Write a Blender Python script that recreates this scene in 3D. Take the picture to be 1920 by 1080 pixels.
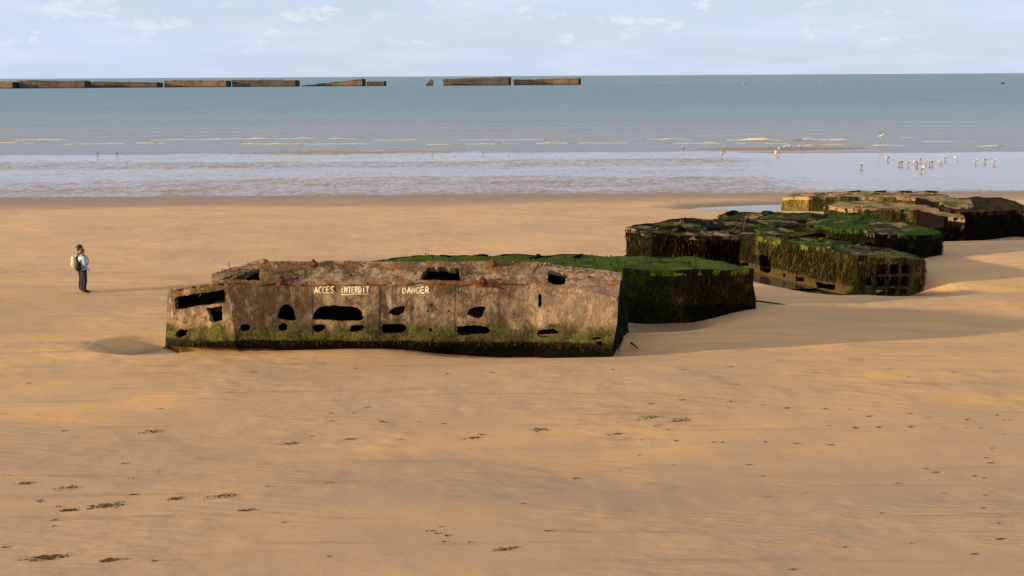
import bpy, bmesh, math, random
import numpy as np
from mathutils import Vector, Matrix, noise, geometry
random.seed(7)
S = bpy.context.scene
for o in list(bpy.data.objects): bpy.data.objects.remove(o)

# ------------------------------------------------------------------ camera
FPX = 2560.0
PITCH = math.atan(397.8/FPX); ROLL = 0.0056
CAM = Vector((0, 0, 8.0))
fw = Vector((0, math.cos(PITCH), -math.sin(PITCH)))
u0 = Vector((0, math.sin(PITCH), math.cos(PITCH))); r0 = Vector((1, 0, 0))
RT = (r0*math.cos(ROLL) - u0*math.sin(ROLL)); UP = (u0*math.cos(ROLL) + r0*math.sin(ROLL))
cd = bpy.data.cameras.new("camera"); cam = bpy.data.objects.new("camera", cd)
S.collection.objects.link(cam); S.camera = cam
cd.sensor_width = 36; cd.lens = 36*FPX/1920; cd.clip_start = .5; cd.clip_end = 120000
M = Matrix.Identity(4)
for i in range(3):
    M[i][0] = RT[i]; M[i][1] = UP[i]; M[i][2] = -fw[i]; M[i][3] = CAM[i]
cam.matrix_world = M

# ------------------------------------------------------------------ light
SUN_EL = math.radians(8.5); SUN_AZ = math.radians(14)      # low evening sun, from the left and a little behind the viewer
SV = Vector((-math.cos(SUN_AZ)*math.cos(SUN_EL), -math.sin(SUN_AZ)*math.cos(SUN_EL), math.sin(SUN_EL)))
sl = bpy.data.lights.new("sun", 'SUN'); sl.energy = 4.0; sl.angle = math.radians(1.0); sl.color = (1.0, .66, .30)
so = bpy.data.objects.new("sun", sl); S.collection.objects.link(so)
so.rotation_euler = SV.to_track_quat('Z', 'Y').to_euler(); so.location = (-60, -20, 30)

W = bpy.data.worlds.new("World"); S.world = W; W.use_nodes = True
nt = W.node_tree; nt.nodes.clear()
def N(nt, t, **k):
    n = nt.nodes.new(t)
    for a, b in k.items(): setattr(n, a, b)
    return n
def L(nt, a, b): nt.links.new(a, b)
def mathn(nt, op, a, b=None, c=None, clamp=False):
    n = N(nt, 'ShaderNodeMath', operation=op, use_clamp=clamp)
    for i, v in enumerate((a, b, c)):
        if v is None: continue
        if isinstance(v, (int, float)): n.inputs[i].default_value = v
        else: L(nt, v, n.inputs[i])
    return n.outputs[0]
def mixc(nt, f, a, b, blend='MIX'):
    n = N(nt, 'ShaderNodeMix', data_type='RGBA', blend_type=blend)
    for i, v in ((0, f), (6, a), (7, b)):
        if isinstance(v, (int, float)): n.inputs[i].default_value = v
        elif isinstance(v, tuple): n.inputs[i].default_value = (*v, 1) if len(v) == 3 else v
        else: L(nt, v, n.inputs[i])
    return n.outputs[2]
def sstep(nt, v, a, b):
    n = N(nt, 'ShaderNodeMapRange', interpolation_type='SMOOTHSTEP')
    L(nt, v, n.inputs[0]); n.inputs[1].default_value = a; n.inputs[2].default_value = b
    return n.outputs[0]
def noisen(nt, vec, scale, detail=4, rough=.55, sc=(1, 1, 1), loc=(0, 0, 0), dist=0):
    m = N(nt, 'ShaderNodeMapping'); m.inputs['Scale'].default_value = sc; m.inputs['Location'].default_value = loc
    L(nt, vec, m.inputs[0])
    n = N(nt, 'ShaderNodeTexNoise'); n.inputs['Scale'].default_value = scale; n.inputs['Detail'].default_value = detail
    n.inputs['Roughness'].default_value = rough; n.inputs['Distortion'].default_value = dist
    L(nt, m.outputs[0], n.inputs['Vector']); return n.outputs['Fac']

sky = N(nt, 'ShaderNodeTexSky', sky_type='NISHITA'); sky.sun_disc = False
sky.sun_elevation = SUN_EL; sky.sun_rotation = math.atan2(SV.x, SV.y)
sky.air_density = 1.0; sky.dust_density = .6; sky.ozone_density = 2.0
tc = N(nt, 'ShaderNodeTexCoord'); sep = N(nt, 'ShaderNodeSeparateXYZ'); L(nt, tc.outputs['Generated'], sep.inputs[0])
# thin veil of high cloud plus small puffs over the sea
veil = noisen(nt, tc.outputs['Generated'], 3.0, 5, .6, (1, 1, 7))
veilf = sstep(nt, veil, .30, .72)
hor = mathn(nt, 'SUBTRACT', 1.0, sstep(nt, sep.outputs[2], .0, .5))
vf = mathn(nt, 'ADD', mathn(nt, 'MULTIPLY', hor, .78), mathn(nt, 'MULTIPLY', veilf, .18), clamp=True)
sk = mixc(nt, vf, sky.outputs[0], (3.02, 3.60, 4.62))
band = mathn(nt, 'MULTIPLY', sstep(nt, sep.outputs[2], .012, .030), mathn(nt, 'SUBTRACT', 1.0, sstep(nt, sep.outputs[2], .042, .10)))
puff = noisen(nt, tc.outputs['Generated'], 30, 6, .62, (1, 1, 2.2), (3.2, 1.3, 0))
pf = mathn(nt, 'MULTIPLY', sstep(nt, puff, .545, .66), band)
sk = mixc(nt, mathn(nt, 'MULTIPLY', pf, .5), sk, (4.6, 4.5, 4.7))
wisp = noisen(nt, tc.outputs['Generated'], 9, 5, .6, (1, 1, 7), (7.2, 4.3, 1))
sk = mixc(nt, mathn(nt, 'MULTIPLY', sstep(nt, wisp, .42, .68), .42), sk, (3.75, 4.0, 4.8))
sk = mixc(nt, mathn(nt, 'MULTIPLY', sstep(nt, sep.outputs[2], .10, .42), .88), sk, (3.15, 2.85, 2.35))      # warm veil added across the unseen upper sky to brighten the fill
bg = N(nt, 'ShaderNodeBackground'); bg.inputs[1].default_value = .095
wo = N(nt, 'ShaderNodeOutputWorld'); L(nt, sk, bg.inputs[0]); L(nt, bg.outputs[0], wo.inputs[0])
S.view_settings.view_transform = 'Standard'; S.view_settings.look = 'None'
S.view_settings.exposure = 1.1; S.view_settings.gamma = 1

# ------------------------------------------------------------------ helpers
def ray(px, py): return (fw + RT*((px-960)/FPX) - UP*((py-540)/FPX)).normalized()
def at(px, py, D):                 # point seen at that direction, D metres out
    d = ray(px, py); return CAM + d*(D/d.y)
def atz(px, py, z):
    d = ray(px, py); return CAM + d*((z-CAM.z)/d.z)
def onplane(px, py, pl):
    p0, n = pl; d = ray(px, py); return CAM + d*((p0-CAM).dot(n)/d.dot(n))
def plane(a, b, c):
    n = (b-a).cross(c-a).normalized(); return (a, n)
def link(o, parent=None):
    S.collection.objects.link(o)
    if parent: o.parent = parent
    return o
def tag(o, label=None, cat=None, group=None, kind=None):
    for k, v in (('label', label), ('category', cat), ('group', group), ('kind', kind)):
        if v: o[k] = v
    return o
def empty(name, loc, label, cat, group=None):
    o = bpy.data.objects.new(name, None); o.location = loc; o.empty_display_size = .3; link(o)
    return tag(o, label, cat, group)
class MB:
    def __init__(s): s.v = []; s.f = []; s.m = []
    def add(s, vs, fs, mi=0):
        k = len(s.v); s.v += [Vector(p) for p in vs]; s.f += [tuple(i+k for i in f) for f in fs]; s.m += [mi]*len(fs)
    def box(s, c, sz, rot=None, mi=0):
        c = Vector(c); vs = []
        for x in (-1, 1):
            for y in (-1, 1):
                for z in (-1, 1):
                    p = Vector((x*sz[0]/2, y*sz[1]/2, z*sz[2]/2))
                    if rot: p = rot @ p
                    vs.append(c+p)
        s.add(vs, [(0,1,3,2),(4,6,7,5),(0,4,5,1),(2,3,7,6),(0,2,6,4),(1,5,7,3)], mi)
    def tube(s, pts, rad, n=7, mi=0):
        pts = [Vector(p) for p in pts]; k = len(pts); vs = []; fs = []
        for i, p in enumerate(pts):
            t = (pts[min(i+1, k-1)]-pts[max(i-1, 0)]).normalized()
            a = t.cross(Vector((0, 0, 1)));
            if a.length < .05: a = t.cross(Vector((0, 1, 0)))
            a.normalize(); b = t.cross(a); r = rad[i] if isinstance(rad, (list, tuple)) else rad
            for j in range(n):
                q = 2*math.pi*j/n; vs.append(p+a*r*math.cos(q)+b*r*math.sin(q))
        for i in range(k-1):
            for j in range(n): fs.append((i*n+j, i*n+(j+1) % n, (i+1)*n+(j+1) % n, (i+1)*n+j))
        fs.append(tuple(range(n))[::-1]); fs.append(tuple((k-1)*n+j for j in range(n)))
        s.add(vs, fs, mi)
    def ball(s, c, r, rot=None, nu=10, nv=7, mi=0, fn=None):
        c = Vector(c); vs = []; fs = []
        for i in range(nv+1):
            th = math.pi*i/nv
            for j in range(nu):
                ph = 2*math.pi*j/nu; p = Vector((r[0]*math.sin(th)*math.cos(ph), r[1]*math.sin(th)*math.sin(ph), r[2]*math.cos(th)))
                if fn: p = fn(p)
                if rot: p = rot @ p
                vs.append(c+p)
        for i in range(nv):
            for j in range(nu): fs.append((i*nu+j, (i+1)*nu+j, (i+1)*nu+(j+1) % nu, i*nu+(j+1) % nu))
        s.add(vs, fs, mi)
    def build(s, name, mats, parent=None, smooth=False, origin=None):
        me = bpy.data.meshes.new(name)
        org = Vector(origin) if origin is not None else (parent.location if parent and parent.type == 'EMPTY' else Vector((0, 0, 0)))
        me.from_pydata([tuple(p-org) for p in s.v], [], s.f)
        for m in (mats if isinstance(mats, (list, tuple)) else [mats]): me.materials.append(m)
        me.polygons.foreach_set('material_index', s.m)
        if smooth: me.polygons.foreach_set('use_smooth', [True]*len(s.f))
        me.update()
        o = bpy.data.objects.new(name, me); link(o, parent)
        if parent is None: o.location = org
        return o

def newmat(name):
    m = bpy.data.materials.new(name); m.use_nodes = True; nt = m.node_tree; nt.nodes.clear()
    out = N(nt, 'ShaderNodeOutputMaterial'); b = N(nt, 'ShaderNodeBsdfPrincipled'); L(nt, b.outputs[0], out.inputs[0])
    return m, nt, b, out
def bump(nt, h, strength, dist, b, normal=None):
    n = N(nt, 'ShaderNodeBump'); n.inputs['Strength'].default_value = strength; n.inputs['Distance'].default_value = dist
    L(nt, h, n.inputs['Height'])
    if normal: L(nt, normal, n.inputs['Normal'])
    if b: L(nt, n.outputs[0], b.inputs['Normal'])
    return n.outputs[0]
def simple(name, col, rough=.8, var=.35, scale=6, bm=.3, bd=.01, spec=.3, stretch=(1, 1, 1)):
    m, nt, b, _ = newmat(name); tc = N(nt, 'ShaderNodeTexCoord')
    f = noisen(nt, tc.outputs['Object'], scale, 5, .6, stretch)
    c2 = tuple(min(1, c*(1+var)) for c in col); c1 = tuple(c*(1-var) for c in col)
    L(nt, mixc(nt, sstep(nt, f, .3, .7), c1, c2), b.inputs['Base Color'])
    b.inputs['Roughness'].default_value = rough; b.inputs['Specular IOR Level'].default_value = spec
    bump(nt, f, bm, bd, b); return m

# ------------------------------------------------------------------ materials
SEA_Z = -.5
def sand_material():
    m, nt, b, out = newmat('sand'); g = N(nt, 'ShaderNodeNewGeometry'); P = g.outputs['Position']
    s = N(nt, 'ShaderNodeSeparateXYZ'); L(nt, P, s.inputs[0])
    big = noisen(nt, P, .10, 5, .6, (.55, 1.6, 1), dist=.4)
    mid = noisen(nt, P, .55, 5, .6, (.5, 1.6, 1), (5, 3, 0), dist=.5)
    fine = noisen(nt, P, 5, 6, .7, (1, 2.2, 1))
    col = mixc(nt, sstep(nt, big, .36, .64), (.475, .328, .216), (.63, .405, .218))
    col = mixc(nt, mathn(nt, 'MULTIPLY', sstep(nt, mid, .45, .66), .70), col, (.43, .325, .250))
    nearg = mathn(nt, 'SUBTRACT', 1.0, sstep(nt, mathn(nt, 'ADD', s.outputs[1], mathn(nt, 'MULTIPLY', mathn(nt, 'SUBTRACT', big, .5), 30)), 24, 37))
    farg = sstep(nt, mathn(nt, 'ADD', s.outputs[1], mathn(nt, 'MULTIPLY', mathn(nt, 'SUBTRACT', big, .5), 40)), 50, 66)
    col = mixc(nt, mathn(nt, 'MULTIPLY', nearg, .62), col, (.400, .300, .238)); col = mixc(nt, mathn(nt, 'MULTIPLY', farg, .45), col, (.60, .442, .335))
    col = mixc(nt, mathn(nt, 'MULTIPLY', sstep(nt, fine, .58, .78), .45), col, (.34, .23, .15))
    # thin drying streaks running along the shore
    stn = noisen(nt, P, 1.0, 4, .6, (.16, 2.6, 1), (1, 9, 0), dist=.2)
    col = mixc(nt, mathn(nt, 'MULTIPLY', sstep(nt, stn, .57, .68), .42), col, (.29, .21, .16))
    # small dark flecks: shell grit and weed crumbs
    vm = N(nt, 'ShaderNodeMapping'); vm.inputs['Scale'].default_value = (2.6, 4.4, 1); L(nt, P, vm.inputs[0])
    vo = N(nt, 'ShaderNodeTexVoronoi'); vo.inputs['Scale'].default_value = 1; L(nt, vm.outputs[0], vo.inputs['Vector'])
    patch = noisen(nt, P, .30, 4, .65, (.5, 1.4, 1), (11, 2, 0))
    fl = mathn(nt, 'MULTIPLY', mathn(nt, 'LESS_THAN', vo.outputs['Distance'], mathn(nt, 'MULTIPLY', sstep(nt, patch, .52, .80), .13)), .5)
    col = mixc(nt, fl, col, (.10, .065, .035))
    # wetness from height above the water
    wn = noisen(nt, P, .8, 4, .6, (.45, 1.2, 1), (2, 7, 0))
    zz = mathn(nt, 'ADD', s.outputs[2], mathn(nt, 'MULTIPLY', mathn(nt, 'SUBTRACT', wn, .5), .07))
    damp = mathn(nt, 'SUBTRACT', 1.0, sstep(nt, zz, -.45, -.24))
    col = mixc(nt, mathn(nt, 'MULTIPLY', damp, .80), col, (.20, .14, .115))
    # film of water standing in the ripples
    rp = noisen(nt, P, 3.0, 4, .65, (.7, .38, 1), (2, 8, 0), dist=.8)
    rp2 = noisen(nt, P, .33, 4, .65, (.55, .8, 1), (6, 8, 0))
    rr = mathn(nt, 'ADD', mathn(nt, 'MULTIPLY', mathn(nt, 'SUBTRACT', rp, .5), .16), mathn(nt, 'MULTIPLY', mathn(nt, 'SUBTRACT', rp2, .5), .06))
    fz = mathn(nt, 'ADD', s.outputs[2], rr)
    film = mathn(nt, 'MULTIPLY', mathn(nt, 'SUBTRACT', 1.0, sstep(nt, fz, -.54, -.472)), .95)
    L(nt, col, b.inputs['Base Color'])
    ro = mathn(nt, 'SUBTRACT', .92, mathn(nt, 'MULTIPLY', damp, .42)); L(nt, ro, b.inputs['Roughness'])
    b.inputs['Specular IOR Level'].default_value = .28
    w = noisen(nt, P, 1.0, 4, .6, (.9, 3.0, 1), dist=.8)
    rip = N(nt, 'ShaderNodeTexWave', wave_type='BANDS', bands_direction='Y'); rip.inputs['Scale'].default_value = .9
    rip.inputs['Distortion'].default_value = 9; rip.inputs['Detail'].default_value = 3; rip.inputs['Detail Scale'].default_value = .35
    rm = N(nt, 'ShaderNodeMapping'); rm.inputs['Scale'].default_value = (.5, 1, 1); rm.inputs['Rotation'].default_value = (0, 0, .5); L(nt, P, rm.inputs[0]); L(nt, rm.outputs[0], rip.inputs['Vector'])
    rmask = sstep(nt, noisen(nt, P, .22, 3, .5, (1, 1, 1), (9, 1, 0)), .50, .66)
    h = mathn(nt, 'ADD', mathn(nt, 'MULTIPLY', fine, .35), mathn(nt, 'MULTIPLY', w, .55))
    n1 = bump(nt, h, .6, .045, None)
    h2 = mathn(nt, 'MULTIPLY', rip.outputs['Fac'], rmask)
    n1b = bump(nt, h2, .5, .012, None, n1)
    sc = noisen(nt, P, 1.0, 5, .65, (.9, 4.5, 1), (3, 3, 0), dist=.3); scm = N(nt, 'ShaderNodeMapping'); scm.inputs['Rotation'].default_value = (0, 0, math.radians(-28)); L(nt, P, scm.inputs[0]); scn = N(nt, 'ShaderNodeTexNoise'); scn.inputs['Scale'].default_value = 1.6; scn.inputs['Detail'].default_value = 5
    scm.inputs['Scale'].default_value = (.8, 4.0, 1); L(nt, scm.outputs[0], scn.inputs['Vector']); smk = sstep(nt, noisen(nt, P, .16, 4, .6, (1, 1.3, 1), (21, 4, 0)), .48, .62)
    bump(nt, mathn(nt, 'MULTIPLY', scn.outputs['Fac'], smk), .7, .07, b, n1b)
    wb = N(nt, 'ShaderNodeBsdfPrincipled'); wb.inputs['Base Color'].default_value = (.24, .17, .15, 1)
    wb.inputs['Roughness'].default_value = .10; wb.inputs['IOR'].default_value = 1.33
    wr = noisen(nt, P, 2.2, 3, .6, (.6, 1, 1)); bump(nt, wr, .25, .01, wb)
    mx = N(nt, 'ShaderNodeMixShader'); L(nt, film, mx.inputs[0]); L(nt, b.outputs[0], mx.inputs[1]); L(nt, wb.outputs[0], mx.inputs[2])
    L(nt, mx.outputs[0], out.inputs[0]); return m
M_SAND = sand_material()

def sea_material():
    m, nt, b, out = newmat('sea_water'); g = N(nt, 'ShaderNodeNewGeometry'); P = g.outputs['Position']
    s = N(nt, 'ShaderNodeSeparateXYZ'); L(nt, P, s.inputs[0])
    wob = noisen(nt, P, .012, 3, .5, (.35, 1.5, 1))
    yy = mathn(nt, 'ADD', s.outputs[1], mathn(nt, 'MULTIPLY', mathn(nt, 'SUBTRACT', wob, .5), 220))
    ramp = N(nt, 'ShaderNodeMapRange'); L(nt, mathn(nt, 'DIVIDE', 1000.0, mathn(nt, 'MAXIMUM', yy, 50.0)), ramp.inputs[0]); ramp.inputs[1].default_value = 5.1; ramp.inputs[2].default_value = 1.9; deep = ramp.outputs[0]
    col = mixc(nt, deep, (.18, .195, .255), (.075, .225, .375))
    streak = noisen(nt, P, .02, 5, .65, (.12, 2.0, 1), (3, 2, 0))
    col = mixc(nt, mathn(nt, 'MULTIPLY', sstep(nt, streak, .45, .7), .35), col, (.07, .18, .26))
    g1 = noisen(nt, P, 1.0, 5, .75, (.30, .045, 1), (3, 5, 0)); g2 = noisen(nt, P, 1.0, 4, .7, (.10, .010, 1), (7, 5, 0)); g3 = noisen(nt, P, 1.0, 3, .6, (.0018, .006, 1), (1, 4, 0))
    gg = mathn(nt, 'ADD', mathn(nt, 'MULTIPLY', g1, .55), mathn(nt, 'ADD', mathn(nt, 'MULTIPLY', g2, .45), mathn(nt, 'MULTIPLY', mathn(nt, 'SUBTRACT', g3, .5), .5)))
    col = mixc(nt, mathn(nt, 'MULTIPLY', sstep(nt, gg, .40, .62), mathn(nt, 'ADD', mathn(nt, 'MULTIPLY', deep, .5), .2)), col, mixc(nt, deep, (.14, .14, .165), (.045, .145, .215)))  # grain paints the shading of wave facets into the water colour
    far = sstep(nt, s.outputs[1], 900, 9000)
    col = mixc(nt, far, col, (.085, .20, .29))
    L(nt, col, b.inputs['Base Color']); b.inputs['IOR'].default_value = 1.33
    L(nt, mathn(nt, 'ADD', mathn(nt, 'MULTIPLY', deep, .08), .24), b.inputs['Roughness'])
    w1 = noisen(nt, P, .9, 4, .65, (.45, 1.0, 1), dist=.3)
    w2 = noisen(nt, P, .16, 4, .65, (.30, 1.6, 1), (4, 1, 0))
    w3 = noisen(nt, P, .03, 4, .6, (.25, 1.8, 1), (4, 1, 0))
    h = mathn(nt, 'ADD', mathn(nt, 'MULTIPLY', w1, .34), mathn(nt, 'ADD', mathn(nt, 'MULTIPLY', w2, .8), mathn(nt, 'MULTIPLY', w3, mathn(nt, 'MULTIPLY', deep, 3.0))))
    bump(nt, h, 1.0, .62, b); return m
M_SEA = sea_material()
def still_water():
    m, nt, b, out = newmat('still_water'); g = N(nt, 'ShaderNodeNewGeometry')
    b.inputs['Base Color'].default_value = (.10, .085, .07, 1); b.inputs['Roughness'].default_value = .04; b.inputs['IOR'].default_value = 1.33
    bump(nt, noisen(nt, g.outputs['Position'], 1.5, 2, .5), .08, .01, b); return m
M_POOL = still_water()

def concrete_mat():
    m, nt, b, out = newmat('weathered_concrete'); tc = N(nt, 'ShaderNodeTexCoord'); P = tc.outputs['Object']
    s = N(nt, 'ShaderNodeSeparateXYZ'); L(nt, P, s.inputs[0]); Z = s.outputs[2]
    n1 = noisen(nt, P, .75, 6, .62); n2 = noisen(nt, P, 3.5, 6, .68, loc=(4, 2, 1)); n3 = noisen(nt, P, 14, 4, .7)
    col = mixc(nt, sstep(nt, n1, .40, .60), (.050, .036, .024), (.275, .205, .145))
    col = mixc(nt, mathn(nt, 'MULTIPLY', sstep(nt, n2, .49, .62), .85), col, (.085, .062, .045))
    col = mixc(nt, mathn(nt, 'MULTIPLY', sstep(nt, n2, .48, .30), .60), col, (.42, .335, .265))
    # vertical run marks
    st = noisen(nt, P, 3.0, 4, .6, (1.7, 1.7, .22), (1, 5, 2)); stf = sstep(nt, st, .52, .70)
    col = mixc(nt, mathn(nt, 'MULTIPLY', stf, .8), col, (.07, .05, .038))
    st2 = noisen(nt, P, 2.2, 5, .65, (1.6, 1.6, .35), (8, 2, 6))
    col = mixc(nt, mathn(nt, 'MULTIPLY', sstep(nt, st2, .60, .72), .75), col, (.47, .40, .34))
    # rust bleeding from the bars
    ru = noisen(nt, P, 1.5, 6, .72, (1.3, 1.3, .55), (3, 1, 7), dist=.4); hi = sstep(nt, Z, .7, 1.9)
    rf = mathn(nt, 'MULTIPLY', sstep(nt, ru, .565, .635), mathn(nt, 'ADD', .35, mathn(nt, 'MULTIPLY', hi, .65)))
    col = mixc(nt, rf, col, mixc(nt, n2, (.06, .024, .010), (.27, .115, .035)))
    # pits and spalls
    vo = N(nt, 'ShaderNodeTexVoronoi'); vo.inputs['Scale'].default_value = 3.2; L(nt, P, vo.inputs['Vector'])
    pit = mathn(nt, 'MULTIPLY', mathn(nt, 'LESS_THAN', vo.outputs['Distance'], .13), mathn(nt, 'GREATER_THAN', n1, .46))
    col = mixc(nt, mathn(nt, 'MULTIPLY', pit, .85), col, (.03, .02, .015))
    sq_ = N(nt, 'ShaderNodeSeparateXYZ'); L(nt, P, sq_.inputs[0])
    col = mixc(nt, mathn(nt, 'MULTIPLY', sstep(nt, mathn(nt, 'ADD', sq_.outputs[0], mathn(nt, 'MULTIPLY', n1, 4)), 4.2, 7.0), .42), col, (.40, .305, .23))
    n4 = noisen(nt, P, 8, 5, .75, (1, 1, .7), (2, 6, 1)); col = mixc(nt, mathn(nt, 'MULTIPLY', sstep(nt, n4, .56, .66), .5), col, (.040, .028, .018)); col = mixc(nt, mathn(nt, 'MULTIPLY', sstep(nt, n4, .44, .36), .5), col, (.45, .36, .27))
    er = mathn(nt, 'SUBTRACT', 1.0, sstep(nt, mathn(nt, 'ABSOLUTE', mathn(nt, 'SUBTRACT', Z, mathn(nt, 'ADD', 2.02, mathn(nt, 'MULTIPLY', n2, .15)))), .05, .17))
    er2 = mathn(nt, 'MULTIPLY', sstep(nt, Z, 2.38, 2.5), 1.0)
    col = mixc(nt, mathn(nt, 'MULTIPLY', mathn(nt, 'MULTIPLY', mathn(nt, 'MAXIMUM', er, er2), sstep(nt, n2, .47, .56)), .8), col, mixc(nt, n4, (.05, .018, .008), (.34, .15, .05)))
    sx_ = N(nt, 'ShaderNodeSeparateXYZ'); L(nt, P, sx_.inputs[0]); gx = mathn(nt, 'ADD', sx_.outputs[0], mathn(nt, 'MULTIPLY', mathn(nt, 'SUBTRACT', n2, .5), 1.6))
    gz = mathn(nt, 'MULTIPLY', mathn(nt, 'MULTIPLY', sstep(nt, gx, -5.0, -4.6), mathn(nt, 'SUBTRACT', 1.0, sstep(nt, gx, -2.9, -2.3))), mathn(nt, 'SUBTRACT', 1.0, sstep(nt, Z, 2.10, 2.22)))
    col = mixc(nt, mathn(nt, 'MULTIPLY', gz, .55), col, (.060, .043, .028))
    # algae belt near the foot
    an = noisen(nt, P, 1.6, 6, .7, (1, 1, .8), (7, 7, 2)); za = mathn(nt, 'ADD', Z, mathn(nt, 'MULTIPLY', mathn(nt, 'SUBTRACT', an, .5), 1.5))
    alg = mathn(nt, 'SUBTRACT', 1.0, sstep(nt, za, .68, 1.02))
    gcol = mixc(nt, sstep(nt, n2, .38, .62), (.012, .015, .004), (.080, .084, .012))
    gcol = mixc(nt, mathn(nt, 'MULTIPLY', sstep(nt, n3, .56, .70), .7), gcol, (.30, .24, .14))
    col = mixc(nt, mathn(nt, 'MULTIPLY', alg, .92), col, gcol)
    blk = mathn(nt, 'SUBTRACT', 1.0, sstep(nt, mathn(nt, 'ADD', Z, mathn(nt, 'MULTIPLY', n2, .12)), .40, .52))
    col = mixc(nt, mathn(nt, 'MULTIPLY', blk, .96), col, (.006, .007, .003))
    L(nt, col, b.inputs['Base Color']); b.inputs['Roughness'].default_value = .9; b.inputs['Specular IOR Level'].default_value = .2
    h = mathn(nt, 'ADD', mathn(nt, 'MULTIPLY', n2, .7), mathn(nt, 'ADD', mathn(nt, 'MULTIPLY', n3, .3), mathn(nt, 'MULTIPLY', pit, -.8)))
    bump(nt, h, 1.0, .085, b); return m
M_CONC = concrete_mat()

def keel_mat():
    m, nt, b, out = newmat('keel_concrete'); tc = N(nt, 'ShaderNodeTexCoord'); P = tc.outputs['Object']
    n = noisen(nt, P, 1.6, 6, .65, (1, 1, 2)); s = N(nt, 'ShaderNodeSeparateXYZ'); L(nt, P, s.inputs[0])
    col = mixc(nt, sstep(nt, n, .38, .6), (.13, .075, .03), (.33, .22, .12))
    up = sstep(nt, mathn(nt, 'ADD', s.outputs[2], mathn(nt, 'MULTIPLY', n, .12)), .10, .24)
    col = mixc(nt, mathn(nt, 'MAXIMUM', up, sstep(nt, s.outputs[0], -4.6, -3.6)), col, (.004, .004, .002)); L(nt, col, b.inputs['Base Color']); b.inputs['Roughness'].default_value = .9; b.inputs['Specular IOR Level'].default_value = .1  # black paints the shade of the overhang into the keel
    bump(nt, n, .6, .04, b); return m
M_KEEL = keel_mat()
M_DARK = simple('interior_shade_and_weed_black', (.005, .0045, .0035), .95, .3, 5, spec=.05)  # near black: paints the shade inside the openings; also colours weed lumps

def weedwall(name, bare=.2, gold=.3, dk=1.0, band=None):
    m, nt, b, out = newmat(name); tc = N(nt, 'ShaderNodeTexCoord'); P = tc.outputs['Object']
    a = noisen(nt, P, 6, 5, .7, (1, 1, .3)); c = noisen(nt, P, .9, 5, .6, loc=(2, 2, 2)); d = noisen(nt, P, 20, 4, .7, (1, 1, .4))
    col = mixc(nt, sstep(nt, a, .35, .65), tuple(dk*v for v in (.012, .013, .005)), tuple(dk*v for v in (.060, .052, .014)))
    col = mixc(nt, mathn(nt, 'MULTIPLY', sstep(nt, c, .56, .66), bare*3), col, mixc(nt, a, (.10, .065, .03), (.26, .17, .08)))
    col = mixc(nt, mathn(nt, 'MULTIPLY', sstep(nt, d, .60, .75), gold), col, (.20, .15, .05))
    if band is not None:
        s3 = N(nt, 'ShaderNodeSeparateXYZ'); L(nt, P, s3.inputs[0])
        bf = mathn(nt, 'SUBTRACT', 1.0, sstep(nt, mathn(nt, 'ADD', s3.outputs[2], mathn(nt, 'MULTIPLY', mathn(nt, 'SUBTRACT', c, .5), .5)), band-.06, band+.06))
        col = mixc(nt, mathn(nt, 'MULTIPLY', bf, .8), col, mixc(nt, a, (.025, .022, .009), (.10, .078, .034)))
    L(nt, col, b.inputs['Base Color']); b.inputs['Roughness'].default_value = .85; b.inputs['Specular IOR Level'].default_value = .08
    bump(nt, mathn(nt, 'ADD', a, mathn(nt, 'MULTIPLY', d, .5)), .9, .06, b); return m
def deckmat(name, green=.5, sand=.5, gcol=(.055, .14, .012), base=(.030, .028, .020), scale=1.0, scol=(.25, .19, .12)):
    """algae green, pale sand and dark mud in patches; thresholds set the share of each"""
    m, nt, b, out = newmat(name); tc = N(nt, 'ShaderNodeTexCoord'); P = tc.outputs['Object']
    g = noisen(nt, P, .9*scale, 5, .62, (.7, 1, 1), (1, 2, 3), dist=.5); s_ = noisen(nt, P, 1.1*scale, 5, .62, (.8, 1, 1), (8, 5, 3), dist=.3)
    f = noisen(nt, P, 9, 5, .7)
    col = mixc(nt, f, base, tuple(c*2.3 for c in base))
    col = mixc(nt, sstep(nt, s_, 1-sand-.05, 1-sand+.06), col, mixc(nt, f, tuple(c*.6 for c in scol), tuple(c*1.25 for c in scol)))
    col = mixc(nt, sstep(nt, g, 1-green-.05, 1-green+.06), col, mixc(nt, sstep(nt, f, .35, .65), tuple(c*.55 for c in gcol), tuple(c*1.35 for c in gcol)))
    L(nt, col, b.inputs['Base Color']); b.inputs['Roughness'].default_value = .9; b.inputs['Specular IOR Level'].default_value = .08
    bump(nt, mathn(nt, 'ADD', f, g), .8, .05, b); return m
def weed_mat(name, c1, c2, c3):
    m, nt, b, out = newmat(name); tc = N(nt, 'ShaderNodeTexCoord'); g = N(nt, 'ShaderNodeNewGeometry')
    ri = g.outputs['Random Per Island']; big = noisen(nt, tc.outputs['Object'], .8, 4, .6)
    v = mathn(nt, 'ADD', mathn(nt, 'MULTIPLY', ri, .6), mathn(nt, 'MULTIPLY', big, .55))
    col = mixc(nt, sstep(nt, v, .30, .62), c1, c2); col = mixc(nt, sstep(nt, v, .70, .88), col, c3)
    L(nt, col, b.inputs['Base Color']); b.inputs['Roughness'].default_value = .75; b.inputs['Specular IOR Level'].default_value = .08; return m

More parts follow.
